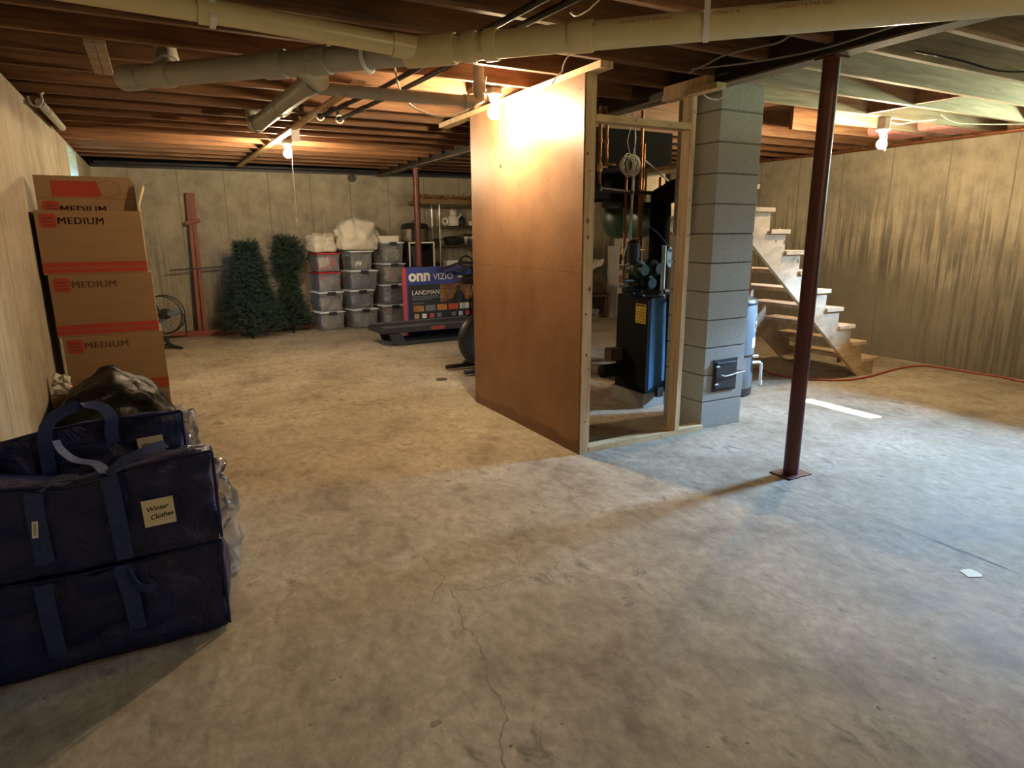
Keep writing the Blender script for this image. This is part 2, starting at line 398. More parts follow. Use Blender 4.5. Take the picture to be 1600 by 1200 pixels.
tag(mk('floor', fl, [mt['floor'],mt['crack'],mt['scuff']]), kind='structure')

w = MB(); wall_hole(w, XL-.25, XL, YF-.25, 11.0, WT, 8.02, 8.86, 1.98, 2.325)
tag(mk('wall_left', w, mt['wall_l']), kind='structure')
w = MB(); wall_hole(w, XR, XR+.25, YF-.25, 11.0, WT, 2.08, 2.80, 2.0, 2.285)
tag(mk('wall_right', w, mt['wall_r']), kind='structure')
w = MB(); x0,x1 = XL-.25, XR+.25
w.prism([(x0,YB(x0)),(x1,YB(x1)),(x1,YB(x1)+.3),(x0,YB(x0)+.3)], -.1, WT, 'z')
tag(mk('wall_back', w, mt['wall_b']), kind='structure')
w = MB(); w.box((XL-.25,YF-.25,-.1),(XR+.25,YF,WT)); tag(mk('wall_front', w, mt['wall_f']), kind='structure')

# sills, rim joists (trim), plain black band over the back wall
t = MB()
for x0,x1,rx0,rx1 in ((XL-.26,XL-.03,XL-.26,XL-.215),(XR+.03,XR+.26,XR+.215,XR+.26)):
    t.box((x0,YF-.26,WT),(x1,11.05,2.393)); t.box((rx0,YF-.26,2.393),(rx1,11.05,2.64))
t.box((XL-.26,YF-.26,WT),(XR+.26,YF-.03,2.393)); t.box((XL-.26,YF-.26,2.393),(XR+.26,YF-.2,2.64))
tag(mk('trim_1', t, mt['joist']), kind='structure')
t = MB()
t.prism([(XL,YB(XL)-.015),(XR,YB(XR)-.015),(XR,YB(XR)+.04),(XL,YB(XL)+.04)], WT, 2.50, 'z')
t.prism([(XL-.26,YB(XL)+.05),(XR+.26,YB(XR)+.05),(XR+.26,YB(XR)+.32),(XL-.26,YB(XL)+.32)], WT, 2.64, 'z')
t.tube([(XL+.05,YB(XL)-.05,2.42),(XR-.05,YB(XR)-.05,2.42)], .035, 10)
tag(mk('trim_2', t, mt['black_strip'], smooth=40), kind='structure')

c = MB(); c.box((XL-.3,YF-.3,2.63),(XR+.3,11.1,2.68))
ceil = tag(mk('ceiling', c, mt['subfloor']), kind='structure')
JY = [2.397+.4064*k for k in range(-12,21)]
for i,y in enumerate(JY):
    if y > 10.1 : continue
    j = MB(); j.box((XL-.2,y-.019,2.393),(3.19,y+.019,2.63)); mk('joist', j, mt['joist'], ceil)
    if abs(y-4.02)<.05 or abs(y-4.43)<.05:
        spans = ((3.29,3.5),(5.45,XR+.2))
    else: spans = ((3.29,XR+.2),)
    for a,b in spans:
        j = MB(); j.box((a,y-.019,2.393),(b,y+.019,2.63)); mk('joist', j, mt['joist_grey'] if y < 4.2 else mt['joist'], ceil)
# short blocking between two joists, strapping, furring
for x in (-.205,-.156):
    j = MB(); j.box((x,4.05,2.372),(x+.046,4.78,2.3925)); mk('blocking', j, mt['joist_grey'], ceil)
j = MB(); j.box((2.05,4.041,2.393),(2.19,4.407,2.43)); mk('blocking', j, mt['joist'], ceil)
j = MB(); j.beam((1.255,4.3,2.383),(1.145,10.15,2.383),.065,.018); mk('strapping', j, mt['lumber'], ceil)
for x,y0,y1 in ((5.3,2.82,3.2),(1.05,2.01,2.38),(5.35,3.22,3.6)):
    j = MB(); j.box((x,y0,2.40),(x+.04,y1,2.62)); mk('blocking', j, mt['joist'], ceil)
for k,(x,y) in enumerate(((6.75,3.65),(7.0,2.85),(6.6,4.1))):
    j = MB(); j.box((x,y,2.40),(x+.6,y+.36,2.6)); mk('insulation', j, mt['pink_ins'], ceil, bevel=.04)

# ---------------------------------------------------------------- windows
def window(n, x_in, x_out, y0, y1, z0, z1, glass):
    f = MB(); xm = x_out + (.04 if x_out < x_in else -.04); t = .022
    a,b = sorted((xm-.018, xm+.018))
    f.box((a,y0,z0),(b,y0+t,z1)); f.box((a,y1-t,z0),(b,y1,z1)); f.box((a,y0+t,z0),(b,y1-t,z0+t)); f.box((a,y0+t,z1-t),(b,y1-t,z1))
    o = tag(mk('window_%d'%n, f, mt['white_pl']), kind='structure')
    p = MB(); p.box((xm-.002,y0+t,z0+t),(xm+.002,y1-t,z1-t)); mk('pane', p, glass, o)
    return o
def glass(name, tint, g=.08):
    m = bpy.data.materials.new(name); m.use_nodes = True; nt = m.node_tree; nt.nodes.clear()
    out = nt.nodes.new('ShaderNodeOutputMaterial'); tr = nt.nodes.new('ShaderNodeBsdfTransparent'); gl = nt.nodes.new('ShaderNodeBsdfGlossy')
    gl.inputs['Roughness'].default_value = .05
    f = tex(nt, coords(nt), 6, 3); r = ramp(nt, [tuple(c*.95 for c in tint), tint]); nt.links.new(f, r.inputs[0]); nt.links.new(r.outputs[0], tr.inputs[0])
    mx = nt.nodes.new('ShaderNodeMixShader'); mx.inputs[0].default_value = g
    nt.links.new(tr.outputs[0], mx.inputs[1]); nt.links.new(gl.outputs[0], mx.inputs[2]); nt.links.new(mx.outputs[0], out.inputs[0]); return m
window(1, XL, XL-.25, 8.02, 8.86, 1.98, 2.325, glass('dimming_tinted_glass', (.10,.12,.13)))  # dark tint put in to cut the daylight through the left pane
window(2, XR, XR+.25, 2.08, 2.80, 2.0, 2.285, glass('clear_glass', (.93,.95,.95), .04))

# ---------------------------------------------------------------- steel beam and posts
b = MB()
b.box((3.19,YF+.002,2.334),(3.30,10.42,2.345),1); b.box((3.241,YF+.002,2.345),(3.249,10.42,2.62)); b.box((3.19,YF+.002,2.615),(3.30,10.42,2.628),1)
tag(mk('steel_beam', b, [mt['dark_steel'],mt['flange']]), 'long dark steel I-beam running under the joists above both red posts', 'beam')
def post(x, y, r, label):
    p = thing('steel_post', label, 'post', (x,y,0), 0, 'red steel posts under the beam')
    s = MB(); s.tube([(0,0,.008),(0,0,2.324)], r, 28); mk('shaft', s, mt['red_steel'], p, smooth=40)
    s = MB(); s.box((-.098,-.075,0),(.098,.075,.008)); mk('base_plate', s, mt['red_steel'], p, bevel=.002)
    s = MB(); s.box((-.06,-.06,2.324),(.06,.06,2.334)); mk('top_plate', s, mt['red_steel'], p)
    return p
post(3.245, 2.415, .044, 'dark red round steel post in the open right foreground standing on bare concrete')
post(3.285, 8.83, .044, 'thin far dark red steel post behind the clear bins and television box')

# ---------------------------------------------------------------- hardboard partition with door frame
pt = bpy.data.objects.new('wall_partition', None); COL.objects.link(pt); pt.location = (2.318,3.33,0); tag(pt, kind='structure')
hb, nt, bs = base_mat('hardboard_sheet')
P = coords(nt); n1 = tex(nt, P, 3.5, 9, .6); n2 = tex(nt, coords(nt,(1,40,40)), 1, 3)
r = ramp(nt, [(.205,.098,.042),(.26,.128,.058),(.295,.15,.07)]); nt.links.new(n1, r.inputs[0])
sp = nt.nodes.new('ShaderNodeSeparateXYZ'); nt.links.new(P, sp.inputs[0])
edge = math_(nt,'ADD', sp.outputs[2], math_(nt,'MULTIPLY', math_(nt,'SUBTRACT', tex(nt, coords(nt,(1,4,4)), 2, 6), .5), .16))
wet = maprange(nt, edge, .10, .075)
wd = mixc(nt, math_(nt,'MULTIPLY', wet, .55), r.outputs[0], (.10,.045,.02))
nt.links.new(wd, bs.inputs['Base Color']); bs.inputs['Roughness'].default_value = .42; bs.inputs['Specular IOR Level'].default_value = .3
bump(nt, bs, math_(nt,'ADD', n1, math_(nt,'MULTIPLY',n2,.1)), .08, .01)
mt['hardboard'] = hb
def sheet(z0, z1):
    m = MB(); m.box((-.006,.012,z0),(0,1.605,z1))
    for z in (z0+.08,(z0+z1)/2,z1-.08):
        for y in (.05,.42,.8,1.2,1.57):
            m.lathe([(0,-.0006),(.004,-.0006),(.004,.0006)], n=8, m=1, X=Tr(-.006,y,z) @ Ry(pi/2))
    mk('hardboard_panel', m, [mt['hardboard'],mt['dark_steel']], pt)
sheet(0, 1.196); sheet(1.198, 2.352)
def knots(m, kk, y, mi=1):
    for x,z,s in kk:
        m.lathe([(0,-.0005),(s,-.0005),(s,.0005)], n=12, m=mi, X=Tr(x,y,z) @ Rx(pi/2) @ Matrix.Diagonal((.8,1.2,1,1)))
m = MB(); m.box((0,0,0),(.036,.088,2.352)); m.box((.037,.002,0),(.073,.088,2.352))
knots(m, [(.050,1.094,.012),(.026,.937,.009),(.036,.671,.010),(.058,.576,.006),(.033,.224,.006),(.014,1.903,.008),(.033,1.804,.006),(.026,1.512,.014),(.030,1.414,.010)], 0)
mk('stud', m, [mt['lumber'],mt['knot']], pt)
for y in (.42,.83,1.24,1.52):
    m = MB(); m.box((.001,y,.038),(.089,y+.038,2.352)); mk('stud', m, mt['lumber'], pt)
m = MB(); m.box((.001,.089,0),(.089,1.6,.037)); mk('bottom_plate', m, mt['lumber'], pt)
m = MB(); m.box((.074,0,0),(1.108,.088,.038)); knots(m,[(.3,.02,.005),(.7,.018,.006)],0); mk('bottom_plate', m, [mt['lumber_x'],mt['knot']], pt)
m = MB(); m.box((.832,0,.038),(.870,.088,2.297)); knots(m,[(.85,1.65,.006),(.853,1.42,.007),(.85,.7,.005),(.853,2.2,.006)],0); mk('stud', m, [mt['lumber'],mt['knot']], pt)
m = MB(); m.box((.074,0,2.092),(.831,.088,2.131)); knots(m,[(.37,2.115,.006),(.65,2.112,.006)],0); mk('header', m, [mt['lumber_x'],mt['knot']], pt)
m = MB(); m.box((0,-.13,2.353),(.089,2.27,2.391)); mk('top_plate', m, mt['lumber'], pt)
m = MB(); m.box((.79,-.24,2.298),(.87,.25,2.333)); m.box((.80,-.14,2.334),(.868,.25,2.391)); mk('top_plate', m, mt['lumber'], pt)

# ---------------------------------------------------------------- chimney
ch = thing('chimney', 'tall grey cinder-block chimney beside the wooden door frame', 'chimney', (3.634,3.561,0))
m = MB(); m.box((-.196,-.196,0),(.196,.196,2.60),1)
rc = random.Random(5)
for k in range(13):
    z0 = .204*k+(.005 if k else 0); z1 = min(.204*(k+1)-.005, 2.61); d = rc.uniform(-.0015,.0015)
    m.box((-.204+d,-.204+d,z0),(.204+d,.204+d,z1))
    if k >= 7: m.tube([(-.2,-.2,z1+.004),(0,-.203,z1+.005+d),(.2,-.2,z1+.004)], .006, 6, 1)
    if k >= 7: m.tube([(-.2,-.2,z1+.004),(-.203,0,z1+.005),(-.2,.2,z1+.004)], .006, 6, 1)
mk('block_stack', m, [mt['block'],mt['mortar']], ch, bevel=.003)
d = MB(); d.box((-.118,-.212,.275),(.128,-.2045,.522)); mk('cleanout_frame', d, mt['black_mt'], ch, bevel=.003)
d = MB(); d.box((-.098,-.222,.298),(.108,-.2125,.500)); d.box((-.09,-.226,.485),(.1,-.222,.495)); do = mk('cleanout_door', d, mt['black_mt'], ch, bevel=.003)
d = MB(); d.tube([(-.055,-.232,.405),(-.02,-.238,.392),(.04,-.236,.395),(.10,-.232,.402),(.19,-.235,.41)], .005, 8); mk('latch', d, mt['grey_mt'], do, smooth=40)
for z in (.335,.47):
    d = MB(); d.tube([(-.108,-.226,z),(-.075,-.226,z)], .007, 8); mk('hinge', d, mt['grey_mt'], do, smooth=40)
# ================================================================ bags, moving boxes, left wall bits
def ribbon(mb, pts, wv, w, th=.003, m=0, sub=5):
    pts = [V(p) for p in pts]; Q = []
    if sub:                                            # catmull-rom
        for i in range(len(pts)-1):
            p0,p1,p2,p3 = pts[max(i-1,0)],pts[i],pts[i+1],pts[min(i+2,len(pts)-1)]
            for k in range(sub):
                t=k/sub; Q.append(.5*((2*p1)+(p2-p0)*t+(2*p0-5*p1+4*p2-p3)*t*t+(3*p1-p0-3*p2+p3)*t**3))
        Q.append(pts[-1])
    else: Q = pts
    wv = V(wv).normalized(); vs=[]; fs=[]; N=len(Q)
    for i,p in enumerate(Q):
        t = (Q[min(i+1,N-1)]-Q[max(i-1,0)]).normalized(); w_ = (wv-t*wv.dot(t)).normalized(); n = t.cross(w_)
        vs += [p+w_*w/2+n*th/2, p-w_*w/2+n*th/2, p-w_*w/2-n*th/2, p+w_*w/2-n*th/2]
    for i in range(N-1):
        a=4*i; b=a+4
        for k in range(4): l=(k+1)%4; fs.append((a+k,a+l,b+l,b+k))
    fs += [(0,1,2,3),(4*N-1,4*N-2,4*N-3,4*N-4)]
    return mb.add(vs,fs,m)
def smooth_path(pts, sub=6):
    pts=[V(p) for p in pts]; Q=[]
    for i in range(len(pts)-1):
        p0,p1,p2,p3 = pts[max(i-1,0)],pts[i],pts[i+1],pts[min(i+2,len(pts)-1)]
        for k in range(sub):
            t=k/sub; Q.append(.5*((2*p1)+(p2-p0)*t+(2*p0-5*p1+4*p2-p3)*t*t+(3*p1-p0-3*p2+p3)*t**3))
    return Q+[pts[-1]]

def tote(label, loc, w, d, h, seed, rz=0, sagl=0.0, lean=0.0, topsag=.02, droop=.10):
    t = thing('storage_bag', label, 'storage bag', loc, rz, 'navy storage bags')
    def fn(p):
        k = p.z/h; u = p.x/(w/2)
        p.y += lean*k*(1-.0*u)
        p.z -= droop*k*min(1,max(0,(p.y/d+.42)))
        p.z -= topsag*k*max(0,1-abs(u+.15)*1.3)*1.0 + sagl*k*max(0,-u)
        return p
    b = puffy(w,d,h,n=30,round_=.05,amp=.019,freq=4.6,seed=seed,bulge=.03,fn=fn)
    mk('bag_body', b, mt['navy'], t, smooth=80)
    e = MB()                                            # piping along the front top edge and right corner
    top = [fn(V((w/2*x*.985,-d/2*.985,h*.985+.003*sin(x*9+seed)))) for x in [i/12*2-1 for i in range(13)]]
    e.tube(top, .006, 6)
    e.tube([fn(V((w/2*.985,-d/2*.985,z))) for z in (0.02,h*.25,h*.5,h*.75,h*.985)], .006, 6)
    mk('piping', e, mt['navy'], t, smooth=60)
    return t, fn
def strap(t, pts, wv=(1,0,0), w=.05):
    m = MB(); ribbon(m, [(a,b-(.010 if b<-.2 else 0),c) for a,b,c in pts], wv, w, .003); return mk('handle_strap', m, mt['strap'], t, smooth=60)
def note(t, x, z, y, s=.096, both=True, tilt=-.03):
    m = MB(); X = Tr(x,y,z) @ Ry(tilt)
    m.box((-s/2,-.0012,-s/2),(s/2,0,s/2),0,X)
    m.text('Winter', s*.235, X @ Tr(-s*.38,-.0018,s*.06) @ FRONT @ Rz(.07), 1, shear=.25, bold=.0005)
    m.text('Clothes', s*.235, X @ Tr(-s*.30,-.0018,-s*.25) @ FRONT @ Rz(.09), 1, shear=.25, bold=.0005)
    return mk('paper_note', m, [mt['paper'],mt['ink']], t)

F1 = 2.385
t,fn = tote('navy woven storage bag lying on the floor under the bag with the full handwritten note', (-.285,F1+.215,0), .74,.43,.355, 2, topsag=.015)
strap(t, [(.075,-.222,.10),(.07,-.226,.22),(.06,-.229,.30),(.055,-.226,.345),(.06,-.24,.352)])
strap(t, [(.07,-.232,.335),(.10,-.25,.27),(.145,-.248,.25)], (0,-.3,1), .035)
strap(t, [(-.16,-.222,.08),(-.165,-.226,.2),(-.165,-.228,.34)])
t,fn = tote('navy storage bag on top at the front with the fully visible cream paper note', (-.283,F1+.215,.352), .75,.44,.350, 5, topsag=.05, sagl=.0)
strap(t, [(.068,-.229,.02),(.065,-.233,.15),(.06,-.234,.27),(.055,-.226,.318)])
strap(t, [(-.148,-.229,.06),(-.15,-.233,.18),(-.15,-.232,.27),(-.145,-.222,.300)])
strap(t, [(.05,-.21,.325),(.02,-.16,.345),(-.04,-.13,.36),(-.075,-.12,.40),(-.085,-.11,.43)], (.3,1,0), .045)
strap(t, [(.055,-.22,.322),(.10,-.20,.352),(.17,-.18,.372),(.23,-.15,.378)], (0,1,.4), .045)
strap(t, [(-.14,-.215,.302),(-.09,-.19,.322),(-.03,-.18,.315)], (0,1,.2), .04)
note(t, .185, .168, -.240)
m = MB(); m.box((-.008,-.0015,-.028),(.008,0,.028),0,Tr(-.158,-.246,.185) @ Ry(.12)); m.box((-.004,-.002,-.02),(.003,-.0005,.02),1,Tr(-.158,-.246,.185) @ Ry(.12)); mk('care_tag', m, [mt['white_pl'],mt['grey_mt']], t)
tote('navy storage bag hidden low, under the bag with the half covered note', (-.33,F1+.67,0), .70,.41,.385, 8)
t,fn = tote('navy storage bag behind the front stack with a half covered note and raised handle', (-.335,F1+.665,.383), .70,.42,.365, 11, topsag=.0, sagl=.05, droop=.16)
strap(t, [(-.115,-.223,.12),(-.115,-.228,.25),(-.11,-.226,.34),(-.09,-.20,.385),(-.03,-.17,.415),(.03,-.165,.42),(.08,-.185,.405),(.105,-.222,.37),(.10,-.232,.33),(.10,-.236,.28)], (1,.1,0), .045)
note(t, .225, .235, -.236, .09, tilt=-.06)
def wrap(label, loc, w, d, h, seed):
    b = puffy(w,d,h,n=22,round_=.12,amp=.035,freq=9,seed=seed,bulge=.25)
    tag(mk('plastic_wrap', b, mt['wrap'], None, loc, smooth=30), label, 'plastic wrap', 'clear plastic film by the bags')
wrap('crumpled clear plastic film bulging out right of the front bag stack', (.05,F1+.43,0), .22,.10,.50, 3)
wrap('crumpled clear plastic film sticking out right of the rear bag stack', (.01,F1+.905,.0), .13,.08,.60, 4)

# black bin bag
b = puffy(.56,.46,.63,n=26,round_=.16,amp=.05,freq=4.6,seed=21,bulge=.12, fn=lambda p: V((p.x*(1.05-.35*max(0,p.z/.64-.55)), p.y, p.z*(1-.16*abs(p.x)/.28*max(0,p.z/.64)))))
tag(mk('garbage_bag', b, mt['trash'], None, (-.325,4.45,0), smooth=70), 'shiny black plastic garbage bag slumped in front of the cardboard box stack', 'garbage bag')
b = puffy(.09,.08,.11,n=12,round_=.15,amp=.03,freq=14,seed=24,bulge=.2)
tag(mk('plastic_bag', b, mt['white_bag'], None, (-.60,4.62,.50), smooth=40), 'small crumpled pale plastic bag wedged between black garbage bag and left wall', 'plastic bag')
s = MB(); s.box((-.66,4.55,0),(-.56,4.7,.50)); tag(mk('wood_block', s, mt['cardboard']), 'narrow cardboard carton squeezed by the left wall under the crumpled pale bag', 'carton')

# moving boxes
BW, BD, BH = .575, .46, .398
def logo(m, X, s=.088, mi=1, m2=2):
    n=6; pts=[]
    for cx,cz,a0 in ((1,1,0),(-1,1,90),(-1,-1,180),(1,-1,270)):
        for k in range(n+1):
            a=radians(a0+90*k/n); pts.append((cx*(s/2-.018)+.018*cos(a), cz*(s/2-.018)+.018*sin(a)))
    m.prism(pts, -.0012, 0, 'y', mi, X)
    for z in (.018,-.004,-.024): m.box((-s*.30,-.0016,z-.004),(s*.30,-.0011,z+.004), m2, X)
def moving_box(label, x, y, z, open_=False, rz=0.0):
    t = thing('moving_box', label, 'cardboard box', (x,y,z), rz, 'cardboard moving boxes')
    m = MB(); m.box((-BW/2,-BD/2,0),(BW/2,BD/2,BH))
    if open_:
        m = MB(); q=.005
        m.box((-BW/2,-BD/2,0),(BW/2,BD/2,q)); m.box((-BW/2,-BD/2,q),(BW/2,-BD/2+q,BH)); m.box((-BW/2,BD/2-q,q),(BW/2,BD/2,BH))
        m.box((-BW/2,-BD/2+q,q),(-BW/2+q,BD/2-q,BH)); m.box((BW/2-q,-BD/2+q,q),(BW/2,BD/2-q,BH))
    f = -BD/2
    m.box((-BW/2-.0005,f-.001,.010),(BW/2+.001,f,.038),1); m.box((-BW/2-.0005,f-.001,.043),(BW/2+.001,f,.076),1)
    m.box((BW/2,f-.001,.010),(BW/2+.001,f+.12,.076),1)
    for dx in (-.0018,0,.0018): m.text('MEDIUM', .062, Tr(-BW/2+.115+dx,f-.0008,BH-.085) @ FRONT, 2, space=1.12)
    logo(m, Tr(-BW/2+.066,f,BH-.065))
    mk('carton', m, [mt['cardboard'],mt['box_red'],mt['box_dark']], t, bevel=.0025)
    if open_:
        q = MB(); q.box((0,-BD/2,0),(.005,BD/2-.02,.05)); q.beam((.0025,-BD/2,.05),(.042,-BD/2,.165),.005,.005)
        q = MB(); q.add([(0,-BD/2,0),(.005,-BD/2,0),(.0,-BD/2,.045),(.005,-BD/2,.045),(.042,-BD/2,.17),(.047,-BD/2,.169),
                         (0,BD/2-.02,0),(.005,BD/2-.02,0),(.0,BD/2-.02,.045),(.005,BD/2-.02,.045),(.042,BD/2-.02,.17),(.047,BD/2-.02,.169)],
                        [(0,1,3,2),(2,3,5,4),(6,8,9,7),(8,10,11,9),(0,2,8,6),(2,4,10,8),(1,7,9,3),(3,9,11,5),(4,5,11,10),(0,6,7,1)])
        mk('flap', q, mt['cardboard_in'], t, (BW/2-.006,0,BH))
    return t
moving_box('lowest cardboard moving box of the stack, mostly behind the black garbage bag', -.325, 5.23, 0)
moving_box('cardboard moving box second from the floor, just above the black garbage bag', -.325, 5.23, .400, rz=.012)
moving_box('cardboard moving box third from the floor, under the open topmost box', -.342, 5.23, .800, rz=.004)
moving_box('topmost open cardboard moving box of the stack with one side flap raised', -.360, 5.23, 1.200, True)
t = thing('moving_box', 'folded cardboard box standing upright inside the open topmost moving box', 'cardboard box', (-.355,5.05,1.21), 0, 'cardboard moving boxes')
m = MB(); W=.54
m.prism([(-W/2,0),(W/2,0),(W/2,.56),(W/2-.02,.60),(-W/2,.60)], -.016, .016, 'y')
m.prism([(-.185,.472),(.06,.472),(.08,.490),(.06,.57),(-.185,.57)], -.0172, -.016, 'y', 1)
hx=[(.06,.555),(.12,.578),(.185,.555),(.185,.50),(.12,.47),(.06,.49)]
for i in range(6):
    a,b=hx[i],hx[(i+1)%6]; m.beam((a[0],-.0166,a[1]),(b[0],-.0166,b[1]),.0025,.001,2,up=(0,1,0))
for dx in (-.0018,0,.0018): m.text('MEDIUM', .062, Tr(-W/2+.115+dx,-.0168,.375) @ FRONT, 2, space=1.12)
m.box((-W/2,-.0166,.462),(W/2,-.0159,.464),2)
logo(m, Tr(-W/2+.07,-.016,.40))
mk('carton', m, [mt['cardboard'],mt['box_red'],mt['box_dark']], t)

# grey conduit and J hook near the left ceiling corner
m = MB(); m.tube([(-.60,5.75,2.345),(-.60,6.1,2.348)], .028, 16); m.tube([(-.60,6.12,2.348),(-.60,7.0,2.352)], .028, 16); m.tube([(-.60,6.06,2.348),(-.60,6.14,2.348)], .032, 16)
tag(mk('conduit', m, mt['pvc_grey_dim'], smooth=40), 'short grey pipe along the top of the left wall', 'pipe')
m = MB(); pts=[(-.575,5.68,2.44),(-.578,5.68,2.37)]
for k in range(13):
    a=radians(-5-185*k/12); pts.append((-.615+.04*cos(a),5.68,2.36+.052*sin(a)))
m.tube(pts, .008, 8); m.tube([(-.56,5.63,2.385),(-.575,5.68,2.44)], .008, 8)
tag(mk('pipe_hook', m, mt['white_pl'], smooth=40), 'white plastic J hook hanging at the left end of the joists', 'hook')
# ================================================================ things along the back wall
# fan
t = thing('floor_fan', 'round black floor fan with pale blades, half hidden behind the moving boxes', 'fan', (-.03,9.42,0), radians(-18))
m = MB()
for r_,y in ((.245,-.07),(.245,.07),(.235,0)): m.tube([(r_*cos(2*pi*k/40),y,.44+r_*sin(2*pi*k/40)) for k in range(40)], .009 if r_>.24 else .004, 6, closed=True)
for q in range(12):
    a=2*pi*q/12; m.tube([(.245*cos(a),-.07,.44+.245*sin(a)),(.245*cos(a),.07,.44+.245*sin(a))], .004, 5)
mk('cage_ring', m, mt['black_mt'], t, smooth=50)
m = MB()
for r_ in (.04,.08,.12,.16,.20): m.tube([(r_*cos(2*pi*k/30),-.075,.44+r_*sin(2*pi*k/30)) for k in range(30)], .0014, 4, closed=True)
for q in range(20):
    a=2*pi*q/20; m.tube([(.03*cos(a),-.078,.44+.03*sin(a)),(.245*cos(a),-.07,.44+.245*sin(a))], .0014, 4)
mk('grille', m, mt['black_mt'], t)
m = MB()
for q in range(3):
    a0=2*pi*q/3+.2; vs=[];fs=[]
    for i in range(8):
        rr=.05+.165*i/7; w_=.25+.75*sin(pi*min(1,.25+i/9))
        for s_ in (-1,1): a=a0+s_*.42*w_; vs.append((rr*cos(a),.01+s_*.025,.44+rr*sin(a)))
    for i in range(7): fs.append((2*i,2*i+1,2*i+3,2*i+2))
    m.add(vs,fs)
bl = mk('blades', m, mt['tank_blue'], t); sd=bl.modifiers.new('s','SOLIDIFY'); sd.thickness=.004
m = MB(); m.lathe([(.0,-.05),(.05,-.045),(.055,.03),(.07,.04),(.07,.13),(.04,.15),(0,.15)], n=20, X=Tr(0,0,.44) @ Rx(-pi/2)); mk('motor', m, mt['black_pl'], t, smooth=40)
m = MB(); m.tube([(.255,0,.44),(.26,0,.30),(.255,0,.17),(.22,0,.15),(0,0,.15),(-.22,0,.15),(-.255,0,.17),(-.26,0,.44)], .012, 8)
m.tube([(0,0,.15),(0,0,.06)], .03, 12); m.tube([(0,0,.08),(.05,-.05,.04),(.22,-.12,.014)], [.03,.03,.014], 8); m.tube([(0,0,.08),(-.05,-.05,.04),(-.22,-.12,.014)], [.03,.03,.014], 8); m.tube([(0,0,.08),(0,.18,.014)], [.03,.014], 8)
mk('stand', m, mt['black_mt'], t, smooth=40)

# rust red leaning stand and boards
t = thing('leaning_stand', 'tall rust red wooden stand with a thin crossbar, leaning on the back wall', 'wooden stand', (.455,10.47,0))
top = V((.045,.13,2.03))
def at(k, dx=0, dy=0): return top*k+V((dx,dy,0))
m = MB()
m.beam(at(.0,-.033),at(.80,-.026),.05,.07); m.beam(at(.0,.033),at(.80,.026),.05,.07)
m.beam(at(.78),at(1.0),.115,.06)
mk('post', m, mt['rust_red'], t, bevel=.004)
m = MB(); m.beam(at(.79,-.10,-.03),at(.815,.10,-.03),.05,.055); mk('collar', m, mt['rust_red'], t, bevel=.008)
m = MB(); m.beam(at(.47,-.36,-.05),at(.485,.34,-.05),.02,.02); mk('crossbar', m, mt['dark_steel'], t)
for k,(x0,x1,y,z,lab) in enumerate(((.02,1.35,10.36,0,'rust red board lying along the back wall in front of the leaning stand'),(1.3,2.02,10.36,0,'rust red board lying along the back wall beneath the right fir tree'))):
    m = MB(); m.box((0,-.05,0),(x1-x0,.04,.085)); tag(mk('red_board', m, mt['rust_red'], None, (x0,y,z), bevel=.004, rz=-.05), lab, 'board', 'rust red boards on the floor')

# artificial firs
def fir(label, x, y, prof, n, seed):
    R = random.Random(seed); t = thing('artificial_tree', label, 'artificial tree', (x,y,0), 0, 'artificial fir trees')
    vs=[]; fs=[]
    def rad(z):
        for (z0,r0),(z1,r1) in zip(prof,prof[1:]):
            if z0<=z<=z1: return r0+(r1-r0)*(z-z0)/(z1-z0)
        return prof[-1][1]
    z0,z1 = prof[0][0],prof[-1][0]
    for i in range(n):
        z = z0+(z1-z0)*R.random(); r_ = rad(z); a = R.uniform(0,2*pi); k = R.uniform(.62,1.0)
        c = V((r_*k*cos(a), r_*k*sin(a), z)); d = V((cos(a),sin(a),R.uniform(-.35,.5)))
        if z > z1-.12: d.z += .9
        d = (d+V((R.uniform(-.4,.4),R.uniform(-.4,.4),R.uniform(-.3,.3)))).normalized()
        L = R.uniform(.09,.17); u = d.orthogonal().normalized(); w_ = d.cross(u)
        for q in range(16):
            s_ = q/16; p = c + d*(s_*L-.045); b = R.uniform(0,2*pi); nd = (u*cos(b)+w_*sin(b))*.034*(1.1-.5*s_)+d*.022
            side = nd.cross(d).normalized()*.0042
            o=len(vs); vs += [p+side,p-side,p+nd]; fs.append((o,o+1,o+2))
    m = MB(); m.v=[V(v) for v in vs]; m.f=[list(f) for f in fs]; m.m=[0]*len(fs)
    mk('foliage', m, mt['fir'], t)
    m = MB(); m.tube([(0,0,.02),(0,0,prof[-1][0]-.1)], [.022,.012], 8)
    for k in range(int((z1-z0)/.09)):
        z=z0+.05+k*.09
        for q in range(7):
            a=q*2*pi/7+k; m.tube([(0,0,z-.02),(rad(z)*.85*cos(a),rad(z)*.85*sin(a),z+.03)], .004, 4)
    mk('trunk', m, mt['trunk'], t)
    m = MB()
    for k in range(3): a=k*2*pi/3+.3; m.beam((.0,0,.06),(.22*cos(a),.22*sin(a),.012),.03,.02)
    m.tube([(0,0,.03),(0,0,.2)], .03, 10); mk('stand', m, mt['black_mt'], t)
fir('wide dark green artificial fir section standing left against the back wall', 1.10, 9.90, [(.10,.37),(.20,.43),(.5,.345),(.9,.225),(1.2,.14),(1.32,.125)], 2300, 4)
fir('narrow waisted dark green artificial fir standing right, beside the storage bins', 1.70, 10.14, [(.08,.26),(.22,.25),(.5,.14),(.72,.05),(.90,.09),(1.06,.195),(1.26,.20),(1.40,.09)], 1700, 9)

